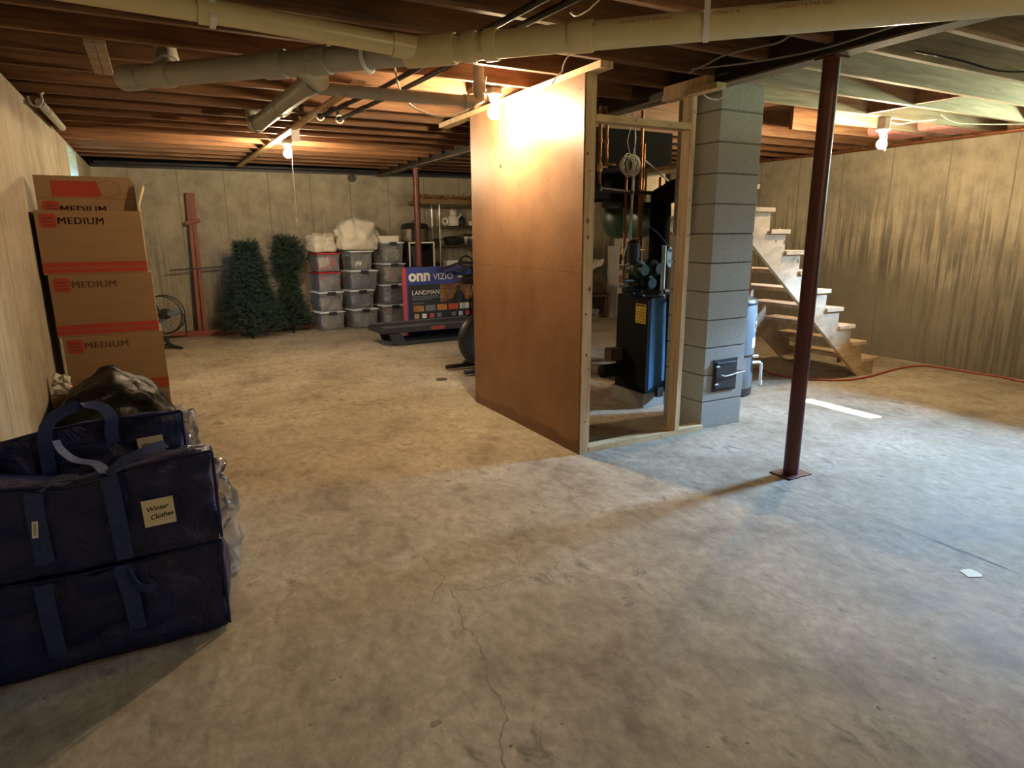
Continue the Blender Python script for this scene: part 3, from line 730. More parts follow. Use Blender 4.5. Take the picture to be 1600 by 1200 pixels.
# storage bins
RB = radians(10)
def bin_(label, x, y, z, w, d, h, lid='bin_lid', latch=True, taper=.9, nolid=False):
    t = thing('storage_bin', label, 'storage bin', (x,y,z), RB, 'stacked clear storage bins')
    m = MB(); a=w/2-.012; b=d/2-.012; k=taper; hh=h-(.0 if nolid else .022)
    vs=[(-a*k,-b*k,.004),(a*k,-b*k,.004),(a*k,b*k,.004),(-a*k,b*k,.004),(-a,-b,hh),(a,-b,hh),(a,b,hh),(-a,b,hh)]
    fs=[(0,3,2,1),(0,1,5,4),(1,2,6,5),(2,3,7,6),(3,0,4,7)]
    m.add(vs,fs); mk('tub', m, mt['bin_clear'], t, bevel=.012)
    m = MB()
    if nolid:
        for (p,q) in (((-a-.01,-b-.01),(a+.01,-b)),((-a-.01,b),(a+.01,b+.01)),((-a-.01,-b),(-a,b)),((a,-b),(a+.01,b))): m.box((p[0],p[1],h-.02),(q[0],q[1],h))
        mk('rim', m, mt['bin_lid'], t)
    else:
        m.box((-w/2,-d/2,h-.024),(w/2,d/2,h-.008)); m.box((-w/2+.03,-d/2+.03,h-.008),(w/2-.03,d/2-.03,h-.001)); mk('lid', m, mt[lid], t, bevel=.004)
    if latch:
        m = MB(); m.box((-.065,-d/2-.008,h-.055),(.065,-d/2+.004,h-.004)); mk('latch', m, mt['bin_latch'], t, bevel=.004)
    return t
def stuff(label, x, y, z, w, d, h, seed, mats, n=9):
    R = random.Random(seed); m = MB()
    for i in range(n):
        s=R.uniform(.38,.62); px=R.uniform(-.5,.5)*w*(1-s); py=R.uniform(-.5,-.05)*d*(1-s); pz=R.uniform(0,1)*h*(1-s)*.9+.004
        b = puffy(w*s,d*s,h*s*1.15,n=6,round_=.15,amp=.02,freq=9,seed=seed+i,bulge=.15)
        m.add([v+V((px,py,pz)) for v in b.v], b.f, R.randrange(len(mats)))
    o = mk('bin_contents', m, [mt[k] for k in mats], None, (x,y,z), RB, smooth=60)
    tag(o, label, 'bin contents', 'things packed inside the clear bins', 'stuff')
mt['c_white'] = M('white_cloth', [(.5,.48,.46),(.7,.68,.66)], 12, rough=.9)
mt['c_blue'] = M('grey_blue_cloth', [(.20,.24,.34),(.32,.37,.5)], 12, rough=.9)
mt['c_grey'] = M('grey_cloth', [(.16,.16,.19),(.27,.27,.31)], 12, rough=.9)
mt['c_pink'] = M('dusty_pink_cloth', [(.4,.2,.2),(.55,.32,.32)], 12, rough=.9)
mt['c_green'] = M('pale_green_cloth', [(.25,.34,.32),(.4,.5,.46)], 12, rough=.9)
mt['c_tan'] = M('tan_cloth', [(.42,.32,.2),(.55,.44,.3)], 12, rough=.9)
mt['c_red'] = M('red_cloth', [(.36,.03,.04),(.5,.07,.08)], 12, rough=.9)
A=(2.215,10.06); B=(2.735,10.09); C=(3.235,10.14)
L='left bin stack'; K='middle bin stack'; Q='right bin stack'
bin_('bottom clear bin of the left stack, dark grey contents, grey lid', *A,0,.41,.40,.295)
bin_('clear bin second from the floor in the left stack beside the fir', *A,.296,.40,.40,.300)
bin_('lower red-lidded clear bin in the left stack with dark and blue contents', *A,.597,.375,.37,.290,'bin_red',False,.94)
bin_('upper red-lidded clear bin in the left stack, under the small white bag', *A,.888,.375,.37,.285,'bin_red',False,.94)
bin_('bottom clear bin of the middle stack with grey-blue contents', *B,0,.44,.41,.305)
bin_('clear bin second from the floor in the middle stack', B[0]-.03,B[1],.306,.41,.40,.295)
bin_('wide clear bin third from the floor in the middle stack', B[0]+.01,B[1],.602,.47,.41,.300)
bin_('topmost lidless clear bin of the middle stack under the large white bag', B[0]-.01,B[1],.903,.39,.38,.290,'bin_lid',False,.88,True)
bin_('bottom bin of the right stack, pinkish contents, partly behind the television box', *C,0,.42,.41,.335)
bin_('clear bin second from the floor in the right stack with pale green contents', *C,.336,.40,.40,.325)
bin_('clear bin third from the floor in the right stack with white and pink clothes', C[0]+.02,C[1],.662,.40,.40,.330)
bin_('topmost clear bin of the right stack beneath the flat white box', C[0]+.01,C[1],.993,.40,.39,.330)
stuff('dark grey cloth packed in the bottom bin of the left stack', *A,0.004,.34,.33,.25,1,['c_grey','c_grey','c_blue'])
stuff('beige and white soft things in the second bin of the left stack', *A,.300,.33,.33,.25,2,['c_white','beige_cl','c_grey'])
stuff('dark and blue things in the lower red-lidded bin', *A,.602,.32,.31,.24,3,['c_grey','c_blue','c_red','c_grey'])
stuff('red boxes and pale things in the upper red-lidded bin', *A,.892,.32,.31,.23,4,['c_red','c_red','beige_cl'],5)
stuff('grey-blue things in the bottom bin of the middle stack', *B,.004,.36,.34,.26,5,['c_blue','c_green','c_grey'])
stuff('white and grey things in the second bin of the middle stack', B[0]-.03,B[1],.31,.34,.33,.24,6,['c_white','c_blue','c_grey'])
stuff('grey and white things in the wide third bin of the middle stack', B[0]+.01,B[1],.606,.38,.34,.25,7,['c_grey','c_white','c_blue'])
stuff('beige and white things in the lidless top bin of the middle stack', B[0]-.01,B[1],.907,.31,.31,.25,8,['beige_cl','c_white','c_grey'])
stuff('pinkish things in the bottom bin of the right stack', *C,.004,.34,.34,.28,9,['c_pink','beige_cl','c_white'])
stuff('pale green things in the second bin of the right stack', *C,.34,.33,.33,.27,10,['c_green','c_white','c_blue'])
stuff('white and pink clothes in the third bin of the right stack', C[0]+.02,C[1],.666,.33,.33,.27,12,['c_white','c_pink','c_pink'])
stuff('blue, tan and white toys in the topmost bin of the right stack', C[0]+.01,C[1],.997,.33,.32,.27,13,['c_blue','c_tan','c_white','c_green'])
b = puffy(.36,.33,.27,n=16,round_=.16,amp=.035,freq=6,seed=31,bulge=.2)
tag(mk('plastic_bag', b, mt['white_bag'], None, (A[0]-.03,A[1]-.02,1.173), rz=.2, smooth=60), 'smaller white plastic bag on the red-lidded bins of the left stack', 'plastic bag', 'white bags on the bins')
b = puffy(.56,.46,.46,n=18,round_=.18,amp=.035,freq=4.5,seed=36,bulge=.25, fn=lambda p: V((p.x*(1.06-.30*max(0,p.z/.46-.4)),p.y,p.z)))
k = puffy(.10,.09,.10,n=8,round_=.18,amp=.02,freq=16,seed=38,bulge=.2); b.add([v+V((-.305,-.08,.22)) for v in k.v], k.f)
k = puffy(.10,.05,.06,n=6,round_=.18,amp=.01,freq=16,seed=39,bulge=.2); b.add([v+V((-.26,-.08,.23)) for v in k.v], k.f)
tag(mk('plastic_bag', b, mt['white_bag'], None, (B[0]+.0,B[1],1.194), smooth=60), 'large stuffed white bag with a tied corner on the middle bin stack', 'plastic bag', 'white bags on the bins')
m = MB(); m.box((-.17,-.17,0),(.17,.17,.085)); m.box((-.175,-.175,.05),(.175,.175,.09)); tag(mk('white_box', m, mt['white_pl'], None, (C[0]-.04,C[1],1.324), rz=RB, bevel=.004), 'flat white box lying on top of the right bin stack', 'box')

# television carton
mt['art_gold'] = M('golden_dusk_print', [(.03,.012,.004),(.25,.10,.02),(.5,.26,.06)], 2.2, (1.2,1,3), .45, lo=.35, hi=.68)
mt['art_sil'] = M('dark_figure_print', (.012,.008,.006), rough=.5)
for n_,c_ in (('tl_white',(.7,.7,.7)),('tl_red',(.55,.08,.05)),('tl_org',(.55,.2,.03)),('tl_grey',(.16,.18,.2)),('tl_tan',(.4,.3,.16))): mt[n_] = M('logo_tile_'+n_, c_, 10, rough=.5)
t = thing('television_box', 'large blue and black television carton with red end, behind the treadmill', 'television box', (2.985,8.56,.0), radians(4))
W_,D_,H_ = 1.50,.14,.985
m = MB(); m.box((0,0,0),(W_,D_,H_),0)
def fr(x0,z0,x1,z1,mi,dy=.001): m.box((x0*.94,-dy,zm(z0)),(x1*.94,0,zm(z1)),mi)
def zm(z): return .24+(z-.13)*.886
m.box((-.001,-.0005,.0),(0,D_+.0005,H_),1)
fr(.02,.13,W_-.02,.70,2); fr(.55,.40,1.5,.695,5,.0015)
m.prism([(x,zm(z)) for x,z in [(.70,.40),(.74,.52),(.80,.60),(.835,.60),(.90,.50),(.93,.40)]], -.002, 0,'y',6); m.lathe([(0,-.001),(.035,-.001),(.035,.001)], n=14, m=6, X=Tr(.815,-.0016,zm(.635)) @ Rx(pi/2))
m.prism([(x,zm(z)) for x,z in [(.55,.40),(.75,.47),(1.0,.42),(1.2,.50),(1.5,.44),(1.5,.40)]], -.0018, 0,'y',6)
m.text('onn', .215, Tr(.035,-.0012,.80) @ FRONT, 3, bold=.009)
m.text('VIZIO', .125, Tr(.41,-.0012,.807) @ FRONT, 3)
m.text('POWERED BY', .03, Tr(.52,-.0012,.915) @ FRONT, 4)
m.text('LANDMAN', .088, Tr(.075,-.0018,.605) @ FRONT, 3)
for z,w_ in ((.51,.40),(.485,.44),(.46,.30),(.40,.18)): m.box((.08,-.0016,zm(z)),(.08+w_,0,zm(z)+.008),4)
for k,mi in enumerate((9,4,8,7,8+0,9,10)): fr(.10+k*.195,.275,.265+k*.195,.37,(5,4+6,7+2,8,7,5,10)[k],.0016)
for k in range(9): fr(.11+k*.125,.165,.185+k*.125,.235,(11,7,8,10,2,10,7,8,10)[k],.0016)
m.text('55"', .05, Tr(.16,-.0012,.155) @ FRONT, 3); m.text('4K', .05, Tr(.29,-.0012,.155) @ FRONT, 3)
mk('carton', m, [mt[k] for k in ('tv_blue','tv_red','tv_black','white_ink','tl_grey','art_gold','art_sil','tl_white','tl_red','tl_org','tl_grey','tl_tan')], t)

# dark cabinet with white edged front, roaster on top
t = thing('dark_cabinet', 'dark cabinet with a white edged open front under the silver roaster', 'cabinet', (3.76,9.97,0))
m = MB(); w_,d_,h_=.44,.36,1.315
m.box((-w_/2,0,0),(-w_/2+.02,d_,h_)); m.box((w_/2-.02,0,0),(w_/2,d_,h_)); m.box((-w_/2+.02,0,h_-.02),(w_/2-.02,d_,h_)); m.box((-w_/2+.02,d_-.01,0),(w_/2-.02,d_,h_-.02)); m.box((-w_/2+.02,0,.60),(w_/2-.02,d_-.01,.62))
mk('shell', m, mt['black_pl'], t)
m = MB()
for a,b in (((-w_/2,-.012,.62),(-w_/2+.022,0,h_)),((w_/2-.022,-.012,.62),(w_/2,0,h_)),((-w_/2+.022,-.012,h_-.022),(w_/2-.022,0,h_))): m.box(a,b)
mk('front_edge', m, mt['white_pl'], t)
t = thing('roaster_pot', 'bright steel roaster pot with black lid on the dark cabinet', 'pot', (3.72,10.13,1.316))
m = MB(); m.lathe([(.20,0),(.215,.02),(.215,.18),(.225,.20)], n=32, X=Matrix.Diagonal((1.08,.75,1,1))); mk('pot', m, mt['chrome'], t, smooth=40)
m = MB(); m.lathe([(.232,.20),(.22,.225),(.19,.28),(.12,.30),(.0,.305)], n=32, X=Matrix.Diagonal((1.08,.75,1,1))); m.tube([(-.05,0,.30),(-.04,0,.33),(.04,0,.33),(.05,0,.30)], .01, 8); mk('lid', m, mt['black_pl'], t, smooth=40)

# wire shelving with things on it
SX,SY = 4.10,10.00; SZ=(.20,.86,1.255,1.565,1.90); SW,SD=.90,.33
t = thing('wire_shelf', 'bright steel wire shelving unit against the back wall, right of the far post', 'shelf', (SX,SY,0))
for x,y in ((0,0),(SW,0),(0,SD),(SW,SD)):
    m = MB(); m.tube([(x,y,0),(x,y,1.93)], .012, 10); mk('upright', m, mt['chrome'], t, smooth=40)
for z in SZ:
    m = MB()
    for y in (0,SD):
        m.tube([(0,y,z),(SW,y,z)], .005, 6); m.tube([(0,y,z-.035),(SW,y,z-.035)], .005, 6)
        n_=36
        m.tube([(SW*i/n_,y,z-(.035 if i%2 else 0)) for i in range(n_+1)], .003, 5)
    for x in (0,SW): m.tube([(x,0,z),(x,SD,z)], .005, 6); m.tube([(x,0,z-.035),(x,SD,z-.035)], .005, 6)
    for i in range(1,30): m.tube([(SW*i/30,0,z+.003),(SW*i/30,SD,z+.003)], .0022, 4)
    mk('shelf_grid', m, mt['chrome'], t)
m = MB(); m.box((-.42,-.02,0),(.85,.33,.045)); m.box((-.42,-.02,.045),(.85,-.012,.075))
tag(mk('cardboard_tray', m, mt['cardboard'], None, (SX,SY,1.908)), 'long cardboard tray on top of the wire shelf holding the autumn garland', 'tray')
R = random.Random(11); m = MB()
for i in range(600):
    p = V((R.uniform(-.40,.83),R.uniform(0,.3),R.uniform(.05,.07+.10*(.5+.5*sin(i*.9)**2)))); a=[R.uniform(0,6.3) for _ in range(3)]
    X = Tr(*p) @ Rz(a[0]) @ Rx(a[1]*.3-.9) ; s_=R.uniform(.02,.045)
    m.add([(-s_*.3,0,0),(0,-s_*.6,0),(s_*.3,0,.004),(s_*.8,.0,0),(s_*.2,s_*.3,.006),(0,s_*.9,0),(-s_*.4,s_*.3,0)],[(0,1,2),(2,3,4),(4,5,6),(0,2,4,6)],0,X)
tag(mk('leaf_garland', m, mt['leaf'], None, (SX,SY,1.908)), 'orange and rust autumn leaf garland heaped on top of the wire shelf', 'garland', None, 'stuff')
m = MB(); m.lathe([(.09,0),(.105,.05),(.10,.10),(.07,.15),(.045,.17),(.055,.20),(.04,.235),(.0,.24)], n=18)
for a,h in ((.3,.27),(1.6,.29),(2.8,.26),(4.2,.28)): m.tube([(.03*cos(a),.03*sin(a),.22),(.055*cos(a),.045*sin(a),h)], [.014,.006], 6)
m.tube([(.08,-.03,.12),(.12,-.05,.17),(.13,-.05,.2)], [.018,.012,.01], 6)
tag(mk('figurine', m, mt['white_pl'], None, (SX+.29,SY+.12,1.572), smooth=50), 'cream figurine with spiky top on the second wire shelf', 'figurine')
m = MB(); m.tube([(.045*cos(2*pi*k/24),0,.068+.045*sin(2*pi*k/24)) for k in range(24)], .021, 8, closed=True)
tag(mk('tape_roll', m, mt['white_pl'], None, (SX+.13,SY+.08,1.574), smooth=50), 'white ring-shaped roll standing left of the cream figurine', 'roll')
m = MB(); m.lathe([(.05,0),(.07,.04),(.055,.11),(.02,.15),(0,.15)], n=14); tag(mk('dark_jar', m, mt['black_pl'], None, (SX+.45,SY+.12,1.572), smooth=40), 'small dark jar right of the cream figurine', 'jar')
m = MB(); m.box((-.12,-.1,0),(.12,.1,.06)); m.box((-.13,-.11,.06),(.13,.11,.075)); tag(mk('white_case', m, mt['white_pl'], None, (SX+.68,SY+.15,1.572), bevel=.006), 'flat white case at the right on the second wire shelf', 'case')
m = MB(); m.lathe([(.13,0),(.15,.02),(.16,.10)], n=24); m.lathe([(.165,.10),(.15,.125),(.05,.14),(0,.142)], n=24); m.tube([(-.16,0,.08),(-.30,-.03,.09),(-.36,-.04,.09)], .012, 8)
tag(mk('saucepan', m, mt['black_pl'], None, (SX+.30,SY+.16,1.262), smooth=40), 'black pan with long handle on the third wire shelf', 'pan')
m = MB(); m.lathe([(.15,0),(.165,.02),(.165,.13)], n=28); m.lathe([(.17,.13),(.16,.15),(.06,.18),(0,.182)], n=28)
tag(mk('stockpot', m, mt['chrome'], None, (SX+.58,SY+.13,1.262), smooth=40), 'shiny steel pot right of the black pan on the third wire shelf', 'pot')
m = MB(); m.box((-.10,-.09,0),(.10,.09,.14)); m.box((-.06,-.094,.03),(.06,-.09,.11)); tag(mk('small_appliance', m, mt['white_pl'], None, (SX+.23,SY+.13,.868), bevel=.01), 'small pale appliance on the fourth wire shelf above the television box', 'appliance')
m = MB(); m.tube([(.12*cos(2*pi*k/24),.03*sin(4*pi*k/24),.11+.09*sin(2*pi*k/24)) for k in range(24)], .016, 8, closed=True); tag(mk('cable_loop', m, mt['black_pl'], None, (SX+.52,SY+.14,.868), smooth=50), 'black looped hose on the fourth wire shelf', 'hose')

# round vent on back wall
m = MB(); m.lathe([(.0,-.005),(.028,-.005),(.03,-.02),(.055,-.02),(.06,0),(.06,.02)], n=24, X=Rx(pi/2)); tag(mk('wall_vent', m, mt['black_pl'], None, (2.83,YB(2.83)-.03,2.305), smooth=40), 'small round black pipe end high on the back wall', 'vent')

# treadmill
t = thing('treadmill', 'black treadmill with long flat deck in front of the television box', 'treadmill', (2.395,7.97,0), radians(3))
m = MB(); m.prism([(0,.215),(.04,.25),(1.55,.25),(1.55,.165),(.02,.18)], 0,.52,'y'); mk('deck', m, mt['black_pl'], t, bevel=.006)
m = MB(); m.box((.06,.08,.251),(1.5,.44,.254)); mk('belt', m, mt['black_mt'], t)
for y in (0,.52-.075):
    m = MB(); m.box((.05,y,.251),(1.52,y+.075,.266)); mk('side_rail', m, M('rail_grey',[(.05,.05,.052),(.08,.08,.083)],8,rough=.4), t, bevel=.004)
m = MB(); m.prism([(.14,.165),(.20,.03),(.32,0),(1.6,0),(1.6,.05),(.36,.06),(.30,.165)], .03,.09,'y'); m.prism([(.14,.165),(.20,.03),(.32,0),(1.6,0),(1.6,.05),(.36,.06),(.30,.165)], .43,.49,'y'); mk('base_frame', m, mt['black_mt'], t, bevel=.004)
m = MB(); m.box((.72,-.002,.185),(.92,0,.232)); mk('red_sticker', m, mt['box_red'], t)
m = MB()
for y in (-.0,.50): m.beam((1.62,y,0),(1.72,y,1.2),.05,.08); m.tube([(1.70,y,1.02),(1.45,y,1.04),(1.2,y,.97),(1.12,y,.93)], .02, 10)
m.box((1.56,-.0,0),(1.80,.52,.22)); m.box((1.62,-.02,1.18),(1.86,.52,1.36)); mk('console_frame', m, mt['black_pl'], t, bevel=.008)

# exercise bike, mostly behind the partition
t = thing('exercise_bike', 'black exercise bike with round flywheel cover, peeking out behind the brown partition', 'exercise bike', (2.93,6.12,0), radians(14))
m = MB(); m.lathe([(0,-.075),(.20,-.075),(.255,-.055),(.275,-.02),(.275,.02),(.255,.055),(.20,.075),(0,.075)], c=(0,0,0), n=40, X=Tr(0,0,.345) @ Rx(pi/2)); mk('flywheel_cover', m, mt['black_pl'], t, smooth=40)
m = MB(); m.lathe([(.0,-.084),(.17,-.084),(.19,-.074),(.0,-.074)], n=36, X=Tr(0,0,.345) @ Rx(pi/2)); mk('cover_plate', m, mt['black_mt'], t, smooth=40)
m = MB(); m.beam((-.31,-.12,.035),(.12,-.22,.035),.06,.04); m.beam((-.28,.24,.035),(.1,.16,.035),.05,.04); m.tube([(-.08,-.17,.05),(-.04,-.02,.16)], .03, 10); m.tube([(-.06,.20,.05),(-.04,.02,.16)], .03, 10); mk('foot', m, mt['black_mt'], t, bevel=.008)
m = MB(); m.box((-.30,-.155,.056),(.10,-.145,.058),0,Tr(0,0,0)); mk('foot_grip', m, mt['grey_mt'], t)
m = MB(); m.tube([(.0,0,.60),(-.04,0,.78),(-.07,0,.92)], .022, 10); m.tube([(-.09,0,.98),(-.13,0,.90),(-.10,0,.80)], .007, 8); mk('upright', m, mt['grey_mt'], t, smooth=40)
m = puffy(.24,.12,.10,n=8,round_=.16,amp=.004,seed=3,bulge=.1); mk('handle_pad', m, mt['black_pl'], t, (-.13,0,.93), smooth=60)
m = MB(); m.beam((.1,0,.35),(.75,0,.30),.08,.08); m.beam((.55,0,.3),(.62,0,.85),.06,.06); m.beam((.6,-.22,.035),(.75,.22,.035),.06,.06); m.beam((.72,0,.30),(.7,0,.05),.06,.06); m.box((.48,-.12,.84),(.78,.12,.92)); mk('seat_frame', m, mt['black_mt'], t, bevel=.01)

m = MB(); m.lathe([(0,0),(.062,0),(.062,.004),(.04,.005),(.04,.002),(0,.002)], n=20); tag(mk('floor_drain', m, mt['trunk'], None, (2.385,5.893,.0005)), 'small rusty round floor drain beside the brown partition foot', 'drain')
# ================================================================ boiler room, stairs, tank
t = thing('concrete_pad', 'pale concrete block pad on the floor under the blue boiler', 'concrete block', (3.44,4.03,0))
m = MB(); m.box((0,0,0),(.225,.435,.125)); m.box((.23,0,0),(.47,.435,.125)); mk('block_slab', m, mt['block'], t, bevel=.004)
t = thing('boiler', 'narrow boiler with black front and blue sides on a concrete pad', 'boiler', (3.44,4.015,.126))
m = MB(); m.box((.03,0,0),(.50,.40,.80)); mk('jacket', m, mt['blue_boiler'], t, bevel=.006)
m = MB(); m.box((-.004,-.001,.0),(.0295,.401,.80)); m.box((0,0,.8005),(.5,.4,.806)); mk('front_cover', m, mt['boiler_black'], t, bevel=.004)
m = MB(); m.box((-.0065,.02,.585),(-.0045,.15,.745)); m.box((-.0072,.03,.725),(-.0066,.14,.738),1)
for k in range(6): m.box((-.0072,.03,.60+k*.019),(-.0066,.14-.02*(k%3),.604+k*.019),1)
mk('warning_label', m, [mt['yellow_lbl'],mt['ink']], t)
m = MB(); m.lathe([(.058,0),(.058,-.20),(.05,-.205),(0,-.205)], n=24, X=Tr(-.005,.33,.155) @ Ry(pi/2)); mk('burner_tube', m, mt['boiler_black'], t, smooth=40)
m = MB(); m.box((-.13,.30,.245),(-.005,.40,.345)); mk('burner_control', m, mt['trunk'], t, bevel=.006)
m = MB(); m.lathe([(.085,.806),(.085,1.52)], (.30,.25,0), 24); m.tube([(.30,.25,1.45),(.30,.25,1.60),(.26,.05,1.64),(.21,-.235,1.645)], .09, 20); mk('flue_pipe', m, mt['shade_black'], t, smooth=40)
m = MB(); pts=[(.02,.10,.806),(.02,.10,.84),(.06,.02,.845),(.145,-.03,.845),(.185,-.03,.81),(.205,-.03,.05),(.20,-.02,.02),(.12,-.012,.015)]
m.tube(pts, .019, 12); m.tube([(.12,-.03,.845),(.17,-.03,.845)], .026, 12); m.tube([(.187,-.03,.76),(.187,-.03,.80)], .026, 12); m.tube([(.204,-.03,.10),(.204,-.03,.05)], .027, 12); m.box((.10,-.045,-.03),(.16,-.01,.05)); mk('return_pipe', m, mt['black_mt'], t, smooth=45)
# circulator pumps, riser pipes
t = thing('pipe_manifold', 'tangle of copper risers with green circulator pumps above the boiler', 'pipework', (3.56,4.24,.94))
def cp(pts, r=.014, mat='copper', name='copper_pipe'):
    m = MB(); m.tube(smooth_path(pts,1), r, 10)
    for i,p in enumerate(pts[1:-1]): m.tube([V(p)-V((0,0,.016)),V(p)+V((0,0,.016))], r*1.3, 10)
    return mk(name, m, mt[mat], t, smooth=40)
cp([(-.015,.06,.18),(-.015,.06,.7),(-.02,.06,1.45)])
cp([(.012,.06,.18),(.012,.06,.9),(.01,.06,1.2)], .010)
cp([(.20,.06,.16),(.20,.06,.5),(.195,.06,.95)])
cp([(-.43,.06,.88),(-.43,.06,1.2),(-.435,.06,1.45)]); cp([(-.28,.06,1.03),(-.365,.06,1.03),(-.37,.06,1.2),(-.37,.06,1.45)], .013)
cp([(-.16,.06,.10),(-.16,.06,.5),(-.165,.06,1.0)], .012); cp([(-.10,.06,.1),(-.10,.06,.8),(-.09,.06,1.0)], .012,'grey_mt','steel_pipe')
cp([(-.43,.06,.88),(-.43,.06,.84),(-.1,.06,.82),(.25,.06,.82)], .017,'black_mt','header_pipe')
cp([(-.35,.10,.72),(-.2,.1,.72),(.25,.1,.72)], .03,'black_mt','header_pipe')
for x,z in ((-.065,.20),(.095,.205),(.02,.09)):
    m = MB(); m.lathe([(.0,-.10),(.05,-.09),(.06,-.05),(.06,.0),(.075,.005),(.075,.03),(.045,.05),(.045,.10),(0,.10)], n=20, X=Tr(x,.0,z) @ Rx(pi/2)); m.lathe([(.045,-.075),(.045,-.065),(.028,-.06),(.028,.06),(.045,.065),(.045,.075)], n=14, X=Tr(x,.05,z)); mk('circulator_pump', m, mt['green_pump'], t, smooth=40)
for x,z,c in ((-.16,.34,'brass'),(-.08,.42,'brass'),(-.015,.36,'brass'),(-.43,1.0,'brass'),(.20,.30,'grey_mt')):
    m = MB(); m.lathe([(.018,-.03),(.022,-.01),(.022,.01),(.018,.03)], n=10, X=Tr(x,.06,z)); m.tube([(x,.04,z),(x,.0,z)], .006, 6); m.tube([(x-.03,.0,z),(x+.03,.0,z)], .006, 6); mk('valve', m, mt[c], t, smooth=40)
m = MB(); m.lathe([(.02,0),(.05,.02),(.055,.06),(.05,.15),(.055,.17),(.03,.19),(0,.2)], n=16, X=Tr(-.13,-.02,.25)); mk('air_separator', m, mt['black_pl'], t, smooth=40)
m = MB()
for z in (.012,.02,.09): m.tube([(-.2,.0,z+.02),(.15,.02,z+.02)], .022, 10)
m.tube([(-.10,.02,0),(-.10,.02,.16)], .03, 12); m.tube([(.05,.02,-.02),(.05,.02,.16)], .03, 12); mk('flange_pipe', m, mt['black_mt'], t, smooth=40)
m = MB(); m.tube([(.0,-.245,.0),(.0,-.245,.40)], .018, 12); m.tube([(.0,-.245,.0),(.0,-.245,.02)], .026, 12); mk('vent_pipe', m, mt['light_blue'], t, smooth=40)
m = MB(); m.lathe([(0,-.004),(.040,-.004),(.043,0),(.04,.004)], n=28, X=Tr(.06,-.25,.305) @ Matrix.Diagonal((.85,1,1.9,1)) @ Rx(pi/2)); m.box((.045,-.256,.35),(.075,-.2535,.37),1); m.box((.040,-.256,.28),(.080,-.2535,.285),1); m.box((.040,-.256,.265),(.075,-.2535,.27),1); m.tube([(.06,-.25,.38),(.05,-.1,.50),(.0,.06,.6)], .002, 5); mk('round_tag', m, [mt['light_blue'],mt['ink']], t)
# expansion tank, wire coil, rope
m = MB(); m.lathe([(0,-.26),(.10,-.25),(.165,-.20),(.175,-.15),(.175,.15),(.165,.20),(.10,.25),(0,.26)], n=28, X=Tr(0,0,0) @ Ry(pi/2)); m.tube([(0,0,.17),(0,0,.18)], .006, 6, 1); m.tube([(.18,0,.16),(.18,0,.18)], .006, 6, 1)
tag(mk('expansion_tank', m, [mt['green_tank'],mt['shade_black']], None, (4.02,5.02,1.56), smooth=40), 'dark green horizontal tank hanging behind the pipes above the boiler', 'tank')
m = MB(); R = random.Random(2)
for k in range(11):
    a=R.uniform(-.5,.5); cx=R.uniform(-.05,.05); r_=R.uniform(.06,.085)
    m.tube([(cx+r_*cos(2*pi*q/22)*cos(a)*.8, r_*cos(2*pi*q/22)*sin(a)+R.uniform(-.004,.004), r_*1.05*sin(2*pi*q/22)) for q in range(22)], .0032, 5, closed=True)
m.tube(smooth_path([(0,0,.07),(-.02,.02,.18),(.01,.03,.30),(-.03,.06,.46)]), .0032, 5); m.tube(smooth_path([(.02,0,.07),(.06,.02,.2),(.05,.03,.33),(.06,.06,.46)]), .0032, 5)
tag(mk('wire_coil', m, mt['cable'], None, (3.37,4.22,1.96), smooth=60), 'cream coil of thin wire hanging beneath the door header', 'wire coil')
m = MB(); m.tube(smooth_path([(0,0,0),(-.02,0,-.3),(-.10,-.01,-.62)]), .004, 6); m.tube([(-.10,-.01,-.62),(-.103,-.01,-.66)], .008, 6); m.tube([(0,0,0),(0,.02,.55)], .003, 5)
tag(mk('pull_rope', m, mt['cable'], None, (3.40,4.20,1.84), smooth=60), 'pale thin rope hanging slanted in front of the dark green tank', 'rope')
# near-black box added to keep the top of the boiler room dark
m = MB(); m.box((2.62,4.95,1.74),(4.45,5.45,2.36)); m.box((2.60,4.94,2.02),(4.45,4.949,2.05))
tag(mk('shade_box', m, mt['shade_black'], bevel=.006), 'added near-black duct under the joists behind the door frame', 'shade_box')
m = MB(); m.tube(smooth_path([(3.62,4.4,2.05),(3.80,4.45,1.98),(4.05,4.5,1.86),(4.15,4.55,1.80),(3.9,4.5,1.80)]), .008, 6)
tag(mk('electrical_cable', m, mt['cable_dk'], smooth=60), 'grey cable curving down behind the copper risers', 'cable', 'ceiling cables')

